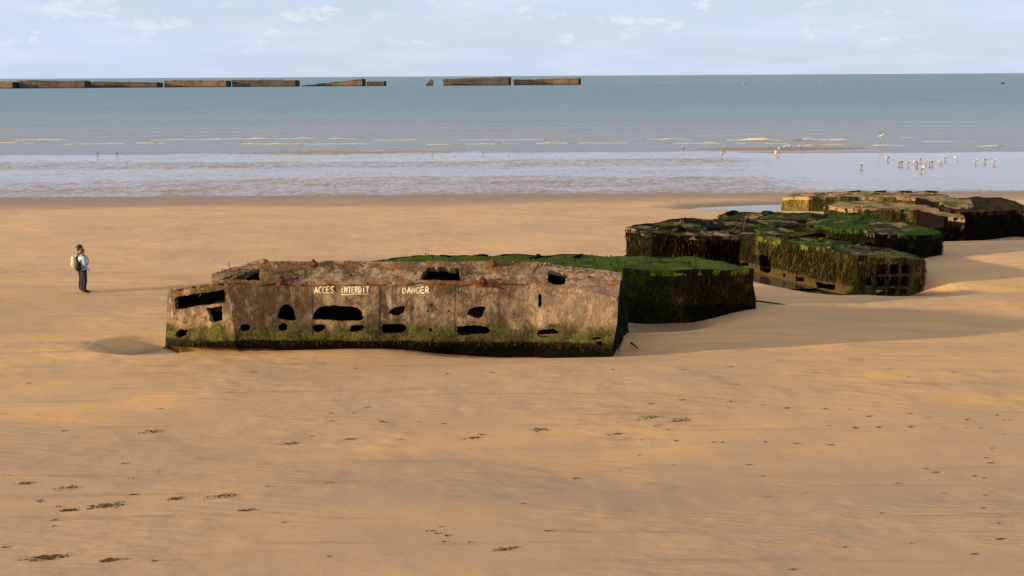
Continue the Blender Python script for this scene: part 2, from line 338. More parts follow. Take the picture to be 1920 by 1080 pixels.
# ------------------------------------------------------------------ terrain
def sm(t): t = np.clip(t, 0, 1); return t*t*(3-2*t)
rng = np.random.default_rng(3)
def wavy(x, y, sx, sy, n=14, seed=0):
    r = np.random.default_rng(seed); z = np.zeros_like(x)
    for i in range(n):
        a = r.uniform(0, 2*math.pi); k = r.uniform(.6, 1.7); z += np.sin((x/sx*math.cos(a)+y/sy*math.sin(a))*k*2*math.pi+r.uniform(0, 6.28))
    return z/math.sqrt(n)
def ell(x, y, cx, cy, rx, ry, rot=0, p=1.0):
    c, s = math.cos(rot), math.sin(rot); dx, dy = x-cx, y-cy; u = (dx*c+dy*s)/rx; v = (-dx*s+dy*c)/ry
    return 1-sm((np.sqrt(u*u+v*v)-.35)/.85)
def gau(x, y, cx, cy, sx, sy): return np.exp(-((x-cx)/sx)**2-((y-cy)/sy)**2)
def terrain(x, y):
    x = np.asarray(x, float); y = np.asarray(y, float)
    near = 1-sm((y-85)/15)
    z = -.44*sm((y-.06*(np.clip(x, -60, 60)+12)-70)/29)
    und = .030*wavy(x, y, 17, 9, 14, 5)+.012*wavy(x, y, 5, 2.2, 14, 8)+.0045*wavy(x, y, 1.6, .8, 14, 9)
    z = z+und*(near*.9+.1)
    # broad swells that catch or miss the low sun
    z = z+.36*gau(x, y, 5.0, 35.2, 9.5, 2.5)-.26*gau(x, y, 7, 28, 11, 3.2)+.14*gau(x, y, -2, 24, 6, 2.2)+.10*gau(x, y, 10, 24.5, 3.5, 1.6)-.10*gau(x, y, -8, 31, 5, 1.6)
    z = z+.10*gau(x, y, -9, 53.5, 9, 1.7)-.07*gau(x, y, -9, 50.2, 9, 1.3)+.14*gau(x, y, 2, 80, 22, 7)-.20*gau(x, y, -7, 62, 16, 4)+.10*gau(x, y, -22, 44, 7, 3)-.08*gau(x, y, -14, 34, 5, 2)
    z = z-.64*ell(x, y, 12.4, 56.0, 8.2, 3.6, math.radians(-70))
    z = z-.16*ell(x, y, 15.4, 50.9, 3.4, 1.6)
    z = z-.52*ell(x, y, -10.9, 40.7, 1.8, 1.5)
    z = z-.20*ell(x, y, 1.0, 39.1, 4.2, 1.1)+.13*gau(x, y, -4.6, 38.8, 2.8, 1.1)
    z = z-.36*ell(x, y, 4.9, 45.0, 3.0, 2.2, math.radians(30))+.24*gau(x, y, 9.6, 46.0, 2.0, 1.6)
    z = z+.10*gau(x, y, 6.5, 41.1, 4.5, 1.0)
    z = z+.22*gau(x, y, 16.0, 47.8, 6.0, 1.2)-.10*gau(x, y, 19.5, 51.5, 4, 1.5)+.12*gau(x, y, 22.5, 53.0, 2.2, 1.0)
    z = z+.22*gau(x, y, 23.5, 58.5, 4.5, 3.5)+.20*gau(x, y, 26, 63.5, 6, 2.2)
    z = z-.22*ell(x, y, 24, 67.2, 5, 2.2)
    z = z-.80*ell(x, y, 18.6, 86.0, 8.6, 4.8)
    # tidal flat, in long bars
    yb = y+2.0*wavy(x, y, 60, 40, 6, 21)
    fl = sm((y-96)/4)
    right = sm((x-12-.06*y)/9)
    bars = -.022*(sm((yb-114)/4)*(1-sm((yb-127)/4)))-.025*(sm((yb-140)/4)*(1-sm((yb-153)/3)))-.035*right*sm((yb-99)/6)*(1-sm((yb-153)/4))
    bars = bars-.012*sm((yb-97)/5)
    z = z+fl*(bars-.055)
    z = z+(.004+.026*wavy(x, y, 45, 60, 8, 33))*sm((yb-152)/4)*(1-sm((yb-159)/5))-1.2*sm((y-160)/30)
    return z
xs = np.unique(np.concatenate([np.linspace(-14, 19, 221), np.linspace(-34, 42, 191), np.linspace(-140, 140, 201), np.array([-60000, -8000, -1500, -400, 400, 1500, 8000, 60000.])]))
ys = np.unique(np.concatenate([np.array([-400, -60, -10, 0, 6.]), np.linspace(9, 34, 120), np.linspace(34, 60, 210), np.linspace(60, 100, 150), np.linspace(100, 170, 110), np.array([180, 200, 260, 400, 1000, 6000, 70000.])]))
X, Y = np.meshgrid(xs, ys); Z = terrain(X, Y)
me = bpy.data.meshes.new('beach_sand'); nx, ny = len(xs), len(ys)
idx = np.arange(nx*ny).reshape(ny, nx)
quads = np.stack([idx[:-1, :-1], idx[:-1, 1:], idx[1:, 1:], idx[1:, :-1]], -1).reshape(-1, 4)
me.from_pydata(np.stack([X, Y, Z], -1).reshape(-1, 3).tolist(), [], quads.tolist())
me.polygons.foreach_set('use_smooth', [True]*len(quads)); me.materials.append(M_SAND); me.update()
tag(link(bpy.data.objects.new('beach_sand', me)), kind='structure')
def tz(x, y): return float(terrain(np.array([x]), np.array([y]))[0])
def ground(px, py):                 # where a view direction meets the sand
    z = 0
    for _ in range(8):
        p = atz(px, py, z); z = tz(p.x, p.y)
    return atz(px, py, z)

m = MB(); E = 60000
m.add([(-E, 145, SEA_Z-.12), (E, 145, SEA_Z-.12), (E, 157, SEA_Z), (-E, 157, SEA_Z), (E, 70000, SEA_Z), (-E, 70000, SEA_Z)], [(0, 1, 2, 3), (3, 2, 4, 5)])
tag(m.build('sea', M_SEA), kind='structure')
def pool(cx, cy, rx, ry, z, name='tide_pool'):
    m = MB(); vs = [(cx+rx*math.cos(a*math.pi/16), cy+ry*math.sin(a*math.pi/16), z) for a in range(32)]
    m.add(vs, [tuple(range(32))]); tag(m.build(name, M_POOL), kind='structure')
pool(18.6, 86, 10.5, 6.6, SEA_Z); pool(-10.3, 40.6, 1.1, 1.0, -.30); pool(11.4, 57.5, 3.0, 3.4, -.505)

# ------------------------------------------------------------------ wreck panels
DA1, DA2 = .030, .012
def disp(p, k=1.0):
    return p + (noise.noise_vector(p*1.1)*DA1*1.6 + noise.noise_vector(p*4.3)*DA2)*k
def inpoly(p, poly):
    c = False; n = len(poly); x, y = p
    for i in range(n):
        x1, y1 = poly[i]; x2, y2 = poly[(i+1) % n]
        if (y1 > y) != (y2 > y) and x < (x2-x1)*(y-y1)/(y2-y1)+x1: c = not c
    return c
def rounded(h):
    n = len(h); out = []
    for i in range(n):
        p0, p1, p2, p3 = (Vector(h[(i+k) % n]) for k in (-1, 0, 1, 2))
        for t in (0, .25, .5, .75):
            k_ = (p3-p1)*.25; j_ = (p2-p0)*.25
            h00, h10, h01, h11 = 2*t**3-3*t*t+1, t**3-2*t*t+t, -2*t**3+3*t*t, t**3-t*t
            out.append(p1*h00+j_*2*h10+p2*h01+k_*2*h11)
    return out
def dens(poly, step, jit, seed, keep=True):
    out = []; n = len(poly); r = random.Random(seed)
    for i in range(n):
        a = Vector(poly[i]); b = Vector(poly[(i+1) % n]); k = max(1, int((b-a).length/step)); t = (b-a).normalized(); nn = Vector((-t.y, t.x))
        for j in range(k):
            q = a.lerp(b, j/k)
            if jit: q = q+nn*r.uniform(-jit, jit)
            out.append((q.x, q.y))
    return out
def panel(mb, pts, holes=(), center=None, t=.14, step=.13, jit=.0, hjit=.02, k=1.0, samples=None, mi=0, warp=False, hump=0.):
    pts = [Vector(p) for p in pts]; n = Vector((0, 0, 0))
    for i in range(len(pts)):
        a, b = pts[i], pts[(i+1) % len(pts)]
        n += Vector(((a.y-b.y)*(a.z+b.z), (a.z-b.z)*(a.x+b.x), (a.x-b.x)*(a.y+b.y)))
    n.normalize(); c0 = sum(pts, Vector())/len(pts)
    if warp: n = Vector((0, 0, 1))
    if center is not None and n.dot(c0-center) < 0: n = -n
    e1 = Vector((0, 0, 1)).cross(n)
    if e1.length < .3: e1 = Vector((1, 0, 0))-n*n.x
    e1.normalize(); e2 = n.cross(e1)
    def to2(p): d = p-c0; return (d.dot(e1), d.dot(e2))
    P2 = [to2(p) for p in pts]; H2 = [[to2(Vector(p)) for p in h] for h in holes]
    bp = dens(P2, step, jit, 1); hp = [dens(h, .07, hjit, 5+i) for i, h in enumerate(H2)]
    V = []; Ed = []
    for ring in [bp]+hp:
        k0 = len(V); V += ring; Ed += [(k0+i, k0+(i+1) % len(ring)) for i in range(len(ring))]
    xs_ = [p[0] for p in bp]; ys_ = [p[1] for p in bp]; r = random.Random(9); x = min(xs_)+step*.6
    while x < max(xs_):
        y = min(ys_)+step*.6
        while y < max(ys_):
            q = (x+r.uniform(-.2, .2)*step, y+r.uniform(-.2, .2)*step)
            if inpoly(q, bp) and not any(inpoly(q, h) for h in hp): V.append(q)
            y += step
        x += step
    res = geometry.delaunay_2d_cdt([Vector(v) for v in V], Ed, [], 0, 1e-4)
    rv, rf = res[0], res[2]; tris = []
    for f in rf:
        cx = sum(rv[i].x for i in f)/len(f); cy = sum(rv[i].y for i in f)/len(f)
        if inpoly((cx, cy), bp) and not any(inpoly((cx, cy), h) for h in hp):
            if len(f) == 3:
                a, b, c = (rv[i] for i in f)
                if (b-a).cross(c-a) < 0: f = (f[0], f[2], f[1])
            tris.append(tuple(f))
    w3 = [c0+e1*v.x+e2*v.y for v in rv]
    if warp:                        # mean value interpolation of the outline heights, exact along the edges
        Pz = [p.z for p in pts]; m0 = len(P2)
        for i_, v in enumerate(rv):
            d = [Vector((q[0]-v.x, q[1]-v.y)) for q in P2]; l = [q.length for q in d]; z_ = None
            for j in range(m0):
                if l[j] < 1e-4: z_ = Pz[j]; break
                k_ = (j+1) % m0; cr = d[j].x*d[k_].y-d[j].y*d[k_].x
                if abs(cr) < 1e-4*max(l[j], l[k_]) and d[j].dot(d[k_]) < 0: z_ = (Pz[j]*l[k_]+Pz[k_]*l[j])/(l[j]+l[k_]); break
            edge = z_ is not None
            if not edge:
                tn = []
                for j in range(m0):
                    k_ = (j+1) % m0; tn.append(math.tan(math.atan2(d[j].x*d[k_].y-d[j].y*d[k_].x, d[j].dot(d[k_]))/2))
                w_ = [(tn[j-1]+tn[j])/l[j] for j in range(m0)]; sw = sum(w_); z_ = sum(a_*b_ for a_, b_ in zip(w_, Pz))/sw if abs(sw) > 1e-6 else c0.z
                z_ = max(min(z_, max(Pz)), min(Pz))+hump*min(1, min(l)/1.2)
            w3[i_].z = z_
    front = [disp(p, k) for p in w3]; back = [disp(p, k)-n*t for p in w3]; m_ = len(w3)
    ecount = {}
    for f in tris:
        for i in range(3):
            a, b = f[i], f[(i+1) % 3]; ecount[(a, b)] = 1
    fs = [f for f in tris]+[tuple(reversed([i+m_ for i in f])) for f in tris]
    for (a, b) in ecount:
        if (b, a) not in ecount: fs.append((b, a, a+m_, b+m_))
    mb.add(front+back, fs, mi); nb = len(tris); k0 = len(mb.m)-len(fs)
    for q_ in range(nb, 2*nb): mb.m[k0+q_] = 1
    if samples is not None:
        for f in tris:
            a, b, c = (front[i] for i in f); ar = (b-a).cross(c-a).length/2
            samples.append((ar, a, b, c, n))
    return n
def weed_blades(samples, dens_, L0, L1, w, mat, parent, name='seaweed', seed=1, lowz=-9):
    r = random.Random(seed); mb = MB()
    for ar, a, b, c, n in samples:
        k = ar*dens_; cnt = int(k)+(r.random() < k-int(k))
        for _ in range(cnt):
            s_, t_ = r.random(), r.random()
            if s_+t_ > 1: s_, t_ = 1-s_, 1-t_
            p = a+(b-a)*s_+(c-a)*t_
            if n.z < .5 and p.z < lowz: continue
            if noise.noise(p*1.1+Vector((seed, 0, 0))) < -.22 and r.random() < .85: continue
            if n.z > .5:
                d = Vector((r.uniform(-1, 1), r.uniform(-1, 1), r.uniform(.0, .35))).normalized(); o_ = Vector((0, 0, 1))
            else:
                d = Vector((r.uniform(-.16, .16), r.uniform(-.16, .16), -1)).normalized(); o_ = n
            ln = r.uniform(L0, L1); ww = r.uniform(.5, 1.2)*w
            tt = d.cross(o_).normalized(); tt = (tt+o_*r.uniform(-.5, .5)).normalized()
            q0 = p-o_*.01; q1 = p+d*ln*.5+o_*r.uniform(.02, .07); q2 = p+d*ln+o_*r.uniform(.0, .06)
            mb.add([q0-tt*ww*.4, q0+tt*ww*.4, q1+tt*ww, q1-tt*ww, q2], [(0, 1, 2, 3), (3, 2, 4)])
    return tag(mb.build(name, mat, parent), kind='stuff')
def P3(lst, pl): return [onplane(x, y, pl) for x, y in lst]
def zpl(a, b, c): return plane(atz(*a), atz(*b), atz(*c))     # plane through three (px, py, z)

# ---- front wreck, bare concrete
C1 = Vector((-3.2, 41, .9))
w1 = empty('concrete_pontoon', (-3.2, 41, 0), 'pale brown concrete wreck in front with white painted warning letters and torn openings', 'pontoon', 'stranded concrete pontoons')
plC = plane(at(428, 527, 39), at(990, 527, 38.9), at(720, 640, 38.9))
F1t, F2t = onplane(428, 527, plC), onplane(990, 527, plC); F1b, F2b = onplane(440, 638, plC), onplane(1003, 643, plC)
F0t = at(315, 543, 39.75); F0b = at(309, 650, 39.75); F3t = at(1158, 556, 38.45); F3b = at(1150, 653, 38.45)
plL = plane(F0t, F1t, F0b); plR = plane(F2t, F3t, F3b)
deckz = F1t.z
def nudge(pts, v): return [p+v for p in pts]
lh = [[(327,557),(421,542),(423,546),(421,567),(328,580)], [(385,578),(416,574),(415,602),(394,605),(390,590)], [(330,622),(338,617),(351,619),(348,629),(335,635),(328,630)]]
ch = [[(521,590),(526,577),(534,572),(544,575),(551,585),(553,600),(536,601),(521,599)],
      [(587,592),(591,582),(603,575),(630,573),(662,575),(675,581),(680,592),(680,599),(672,602),(630,601),(588,600)],
      [(727,586),(740,576),(757,574),(756,586),(748,592),(736,592)],
      [(877,588),(884,578),(899,575),(911,576),(908,587),(903,596),(895,597),(882,592)],
      [(449,611),(458,608),(468,611),(467,619),(456,622),(449,619)], [(523,612),(531,607),(539,610),(538,619),(531,622),(523,619)],
      [(587,612),(597,609),(608,611),(607,619),(596,624),(588,620)], [(656,613),(666,609),(681,611),(683,615),(674,621),(657,622)],
      [(716,613),(722,609),(752,609),(760,613),(757,624),(745,627),(721,626),(716,621)],
      [(857,616),(861,611),(903,611),(916,616),(917,624),(908,628),(862,628)],
      [(799,581),(802,580),(803,584),(800,585)], [(805,615),(809,615),(811,620),(806,621)]]
rh = [[(1007,625),(1015,619),(1036,616),(1048,623),(1038,629),(1022,632),(1009,630)], [(1111,633),(1126,631),(1130,648),(1119,641)],
      [(1010,552),(1016,551),(1016,572),(1010,574)]]
b = MB(); panel(b, P3([(428,527),(990,527),(1003,643),(440,638)], plC), [rounded(P3(h, plC)) for h in ch], C1, t=.16, hjit=.010); 
panel(b, [F0t, F1t, F1b, F0b], [P3(h, plL) for h in lh], C1, t=.16, hjit=.014)
panel(b, [F2t, F3t, F3b, F2b], [rounded(P3(h, plR)) for h in rh], C1, t=.16, hjit=.012)
b.build('side_wall', [M_CONC, M_DARK], w1)
# deck: left wing largely fallen away, middle flat, right wing dipping
B1, B2 = at(495, 490, 39.75), at(1010, 490, 39.7); plD = plane(F1t, F2t, B1)
B3 = at(1166, 513, 39.25); B0 = at(398, 511, 40.7)
plDL = plane(F0t, F1t, B1); plDR = plane(F2t, F3t, B2)
dh = [[(788,526),(794,513),(800,503),(830,501),(858,503),(863,512),(864,526)], [(555,519),(559,518),(560,521),(556,522)], [(655,514),(660,513),(661,517),(657,519)]]
b = MB(); panel(b, P3([(428,527),(990,527),(1010,490),(495,490)], plD), [P3(h, plD) for h in dh+[[(437,524.6),(452,516),(474,505.5),(488,502.5),(486,524.4)]]], C1, t=.18, hjit=.03); b.build('upper_wall', [M_CONC, M_DARK], w1)
b = MB(); panel(b, P3([(315,543),(428,527),(495,490),(447,500),(398,511),(397,521),(400,531),(318,541.5)], plDL), [P3([(413,525.6),(440,516.0),(464,505.0),(445,515.3),(430.5,523.8)], plDL)], C1, t=.22, hjit=.04); b.build('upper_wall', [M_CONC, M_DARK], w1)
B3 = onplane(1166, 513, plDR)
b = MB(); panel(b, [F2t, F3t, B3, B2], [P3([(1026,507),(1034,505),(1066,511),(1062,532),(1052,534),(1027,528)], plDR), P3([(1100,516),(1114,519),(1112,523),(1104,521)], plDR)], C1, t=.18, hjit=.03); b.build('upper_wall', [M_CONC, M_DARK], w1)
B0 = onplane(398, 511, plDL)
R0, R1, R2, R3 = B0+Vector((.4, 2.6, -.75)), B1+Vector((0, 3.3, -.62)), B2+Vector((0, 3.3, -.62)), B3+Vector((.28, 3.2, -.62))
DC = C1-Vector((0, 0, 4))
for q in ([B0, B1, R1, R0], [B1, B2, R2, R1], [B2, B3, R3, R2]):
    b = MB(); panel(b, q, (), DC, t=.16, step=.2); b.build('deck', [M_CONC, M_DARK], w1)
B0b, B1b, B2b = R0+Vector((-.3, .3, -1.1)), R1+Vector((0, .3, -1.4)), R2+Vector((.1, .3, -1.4)); B3b = at(1183, 636, R3.y+.2)
for q in ([R0, R1, B1b, B0b], [R1, R2, B2b, B1b], [R2, R3, B3b, B2b]):
    b = MB(); panel(b, q, (), C1); b.build('rear_wall', [M_CONC, M_DARK], w1)
M_WALLD = weedwall('shaded_weed_wall', .05, .03, .09)  # weed wall with the shade of turned-away sides painted into its colour
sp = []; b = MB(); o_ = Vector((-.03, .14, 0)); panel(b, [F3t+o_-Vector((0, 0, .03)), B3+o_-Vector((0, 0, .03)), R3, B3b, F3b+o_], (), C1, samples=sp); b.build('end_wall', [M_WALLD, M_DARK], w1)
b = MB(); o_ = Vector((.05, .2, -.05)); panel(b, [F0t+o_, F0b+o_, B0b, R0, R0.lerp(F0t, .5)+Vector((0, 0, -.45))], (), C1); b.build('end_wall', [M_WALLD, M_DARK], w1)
kb = [F0b, F1b, F2b, F3b, B3b, B2b, B1b, B0b]; kc = [p+(Vector((C1.x+(p.x-C1.x)*.93, C1.y, 0))-Vector((p.x, p.y, 0))).normalized()*.9+Vector((0, 0, -1.0)) for p in kb]
kc[0] = F0b+Vector((.62, .9, -.62)); kc[7] = B0b+Vector((.6, -.7, -.8))
for i in range(8):
    b = MB(); panel(b, [kb[i], kb[(i+1) % 8], kc[(i+1) % 8], kc[i]], (), C1, t=.1, step=.25); b.build('keel', [M_KEEL, M_DARK], w1)
weed_blades([s_ for s_ in sp], 50, .12, .3, .03, weed_mat('weed_dark', (.002, .0025, .001), (.007, .008, .002), (.018, .02, .006)), w1, seed=2)
# low fringe of weed hanging from the chine
fs_ = []; b = MB()
def strip(a, c, drop, off): 
    n = (c-a).cross(Vector((0, 0, 1))).normalized(); 
    if n.y > 0: n = -n
    return [(((c-a).length*drop)/2, a+n*off, c+n*off, c+n*off-Vector((0, 0, drop)), n), (((c-a).length*drop)/2, a+n*off, c+n*off-Vector((0, 0, drop)), a+n*off-Vector((0, 0, drop)), n)]
for a, c in ((F0b, F1b), (F1b, F2b), (F2b, F3b)): fs_ += strip(disp(a)+Vector((0, 0, .10)), disp(c)+Vector((0, 0, .10)), .16, .02)
weed_blades(fs_, 260, .05, .13, .012, weed_mat('weed_belt', (.006, .007, .002), (.028, .028, .007), (.08, .066, .02)), w1, name='seaweed_fringe', seed=3)
# pilasters and edge beam, proud of the wall
def slab_on(mb, px, pl, off, t, k=1.0):
    pts = P3(px, pl); n = pl[1] if pl[1].dot(CAM-pts[0]) > 0 else -pl[1]
    a = [disp(p, k)+n*off for p in pts]; bk = [disp(p, k)-n*t for p in pts]; m_ = len(a)
    mb.add(a+bk, [tuple(range(m_)), tuple(reversed(range(m_, 2*m_)))]+[(i, (i+1) % m_, (i+1) % m_+m_, i+m_) for i in range(m_)])
def strip_on(mb, L_, R_, pl, off, t):
    """closed band between two pixel polylines, proud of the wall"""
    n = pl[1] if pl[1].dot(CAM-pl[0]) > 0 else -pl[1]; k = len(L_)
    Lp, Rp = P3(L_, pl), P3(R_, pl); A = [disp(p)+n*off for p in Lp]+[disp(p)+n*off for p in Rp]; Bk = [disp(p)-n*t for p in Lp]+[disp(p)-n*t for p in Rp]; m_ = 2*k
    fs = []
    for i in range(k-1): fs += [(i, i+1, k+i+1, k+i), (m_+i, m_+k+i, m_+k+i+1, m_+i+1), (i, m_+i, m_+i+1, i+1), (k+i, k+i+1, m_+k+i+1, m_+k+i)]
    fs += [(0, k, m_+k, m_), (k-1, m_+k-1, m_+2*k-1, 2*k-1)]; mb.add(A+Bk, fs)
for x0, x1 in ((576, 585), (699, 711), (842, 852)):
    ys_ = [534+i*6.0 for i in range(17)]; b = MB()
    strip_on(b, [(x0+random.uniform(-1, 1), y) for y in ys_], [(x1+random.uniform(-1, 1), y) for y in ys_], plC, .010, .03); b.build('pilaster', M_CONC, w1)
xs1 = [430+i*10.0 for i in range(57)]
b = MB(); strip_on(b, [(x, 526.6) for x in xs1], [(x, 533+4*noise.noise(Vector((x*.08, 1, 1)))-(3 if noise.noise(Vector((x*.03, 7, 1))) > .28 else 0)) for x in xs1], plC, .045, .03); b.build('edge_beam', M_CONC, w1)
f = lambda x: 527+(x-990)*29/168
xs1 = [992+i*9.1 for i in range(19)]
b = MB(); strip_on(b, [(x, f(x)) for x in xs1], [(x, f(x)+8+3*noise.noise(Vector((x*.1, 4, 1)))) for x in xs1], plR, .05, .03); b.build('edge_beam', M_CONC, w1)
M_RUST = simple('rusted_iron', (.10, .040, .018), .85, .6, 9, .9, .03)
for (px_, py_, pl) in ((587, 498, plD), (923, 497, plD), (525, 527, plD), (903, 530, plD)):
    p = onplane(px_, py_, pl); b = MB()
    b.tube([p-Vector((0, 0, .1)), p+Vector((0, 0, .07)), p+Vector((.02, 0, .12)), p+Vector((0, .01, .19))], [.11, .07, .085, .03], 8)
    b.ball(p+Vector((.05, -.02, .05)), (.10, .09, .07), nu=8, nv=5, fn=lambda q: q+noise.noise_vector(q*20)*.02)
    b.build('mooring_bollard', M_RUST, w1)
M_SPALL = simple('spalled_concrete', (.24, .17, .11), .95, .45, 9, .9, .03)
b = MB(); r = random.Random(4)                      # crumbs and lumps along the broken rims
def crumb(p, s_):
    rot = Matrix.Rotation(r.uniform(0, 6.3), 3, 'Z') @ Matrix.Rotation(r.uniform(0, 6.3), 3, 'X')
    b.ball(p, (s_*r.uniform(.8, 2.4), s_*1.2, s_*r.uniform(.4, .7)), rot, 6, 4, fn=lambda q: q*(1+.5*noise.noise(q*30+p)))
for i in range(70):
    px_ = r.uniform(1010, 1160); crumb(onplane(px_, 491+(px_-1010)*.148+r.uniform(0, 5), plDR), r.uniform(.012, .035))
for i in range(30):
    px_ = r.uniform(500, 1005); crumb(onplane(px_, 491+r.uniform(0, 3), plD), r.uniform(.01, .03))
for i in range(60):
    px_ = r.uniform(318, 430); crumb(onplane(px_, 543-(px_-315)*.14+r.uniform(0, 2), plDL), r.uniform(.01, .035))
for i in range(40):
    px_ = r.uniform(400, 495); crumb(onplane(px_, 512-(px_-400)*.22+r.uniform(-1, 3), plDL), r.uniform(.01, .035))
tag(b.build('broken_rim', M_SPALL, w1), kind='stuff')
for i in range(26):
    px_, py_, pl = r.choice([(r.uniform(325, 420), 543, plL), (r.uniform(1000, 1110), 512, plDR), (r.uniform(880, 985), 536, plC), (r.uniform(600, 700), 505, plD), (r.uniform(410, 485), 508, plDL)])
    b = MB(); p = onplane(px_, py_+r.uniform(-3, 3), pl)+Vector((0, -.04, .02)); d = Vector((r.uniform(-1, 1), r.uniform(-.3, .1), r.uniform(-.6, .3))).normalized()*r.uniform(.12, .45)
    b.tube([p, p+d*.5+Vector((0, -.04, r.uniform(-.04, .05))), p+d], .012, 5)
    b.build('reinforcing_bar', M_RUST, w1)
# painted warning
M_PAINT = simple('white_paint', (.78, .70, .56), .8, .18, 14, .2, .004)
GL = {'A': [[(0,1),(.45,0),(.55,0),(1,1)],[(.2,.65),(.8,.65)]], 'C': [[(.95,.15),(.6,0),(.2,.1),(0,.5),(.2,.9),(.6,1),(.95,.88)]], 'E': [[(.9,0),(.05,0),(0,1),(.9,1)],[(.03,.5),(.75,.48)]],
 'S': [[(.9,.12),(.5,0),(.1,.15),(.2,.42),(.75,.58),(.9,.82),(.5,1),(.05,.9)]], 'I': [[(.5,.25),(.5,1)],[(.5,-.05),(.5,.02)]], 'N': [[(0,1),(.05,0),(.9,1),(.95,0)]], 'T': [[(0,0),(1,.0)],[(.5,0),(.5,1)]],
 'R': [[(.05,1),(.05,0),(.6,0),(.85,.25),(.6,.5),(.05,.52)],[(.45,.52),(.95,1)]], 'D': [[(.05,1),(.05,0),(.55,.05),(.95,.4),(.8,.8),(.4,1),(.05,1)]], 'G': [[(.95,.12),(.55,0),(.15,.12),(0,.5),(.2,.9),(.6,1),(.95,.85),(.95,.55),(.55,.55)]]}
def ribbon(mb, pts, pl, hw, off=.014):
    n = pl[1] if pl[1].dot(CAM-pl[0]) > 0 else -pl[1]
    fine = []
    for i in range(len(pts)-1):
        a, c = pts[i], pts[i+1]; k = max(1, int(math.dist(a, c)/3))
        fine += [(a[0]+(c[0]-a[0])*j/k, a[1]+(c[1]-a[1])*j/k) for j in range(k)]
    fine.append(pts[-1]); vs = []
    for i, p in enumerate(fine):
        a = fine[max(0, i-1)]; c = fine[min(len(fine)-1, i+1)]; dx, dy = c[0]-a[0], c[1]-a[1]; l = math.hypot(dx, dy) or 1; h = hw*random.uniform(.75, 1.2)
        for s_ in (-1, 1):
            q = onplane(p[0]-dy/l*h*s_, p[1]+dx/l*h*s_, pl); vs.append(disp(q)+n*off)
    mb.add(vs, [(2*i, 2*i+1, 2*i+3, 2*i+2) for i in range(len(fine)-1)])
for word, x0, x1, y0, y1 in (('ACCES', 591, 626, 537, 549), ('INTERDIT', 638, 694, 537, 548), ('DANGER', 753.5, 804.5, 540, 550.5)):
    n_ = len(word); wd = (x1-x0)/(n_-.2 if word != 'INTERDIT' else n_)
    for i, ch_ in enumerate(word):
        ox = x0+i*wd; j = random.uniform(-.5, .5)
        b = MB()
        for st in GL[ch_]: ribbon(b, [(ox+a*wd*.74, y0+j+c*(y1-y0)) for a, c in st], plC, 1.25 if word != "ACCES" else 1.05)
        b.build("painted_letter", M_PAINT, w1)
b = MB(); ribbon(b, [(639, 551.5), (665, 551), (692, 551.5)], plC, .75)
b.build('painted_underline', M_PAINT, w1)

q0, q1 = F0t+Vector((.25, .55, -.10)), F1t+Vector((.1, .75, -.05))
b = MB(); panel(b, [q0, q1, q1-Vector((0, 0, 1.7)), q0-Vector((0, 0, 1.5))], (), C1+Vector((0, 9, 0)), t=.1); b.build('opening_shade_sheet', [M_DARK, M_DARK], w1)  # black sheet added behind the left openings to paint their inner shade
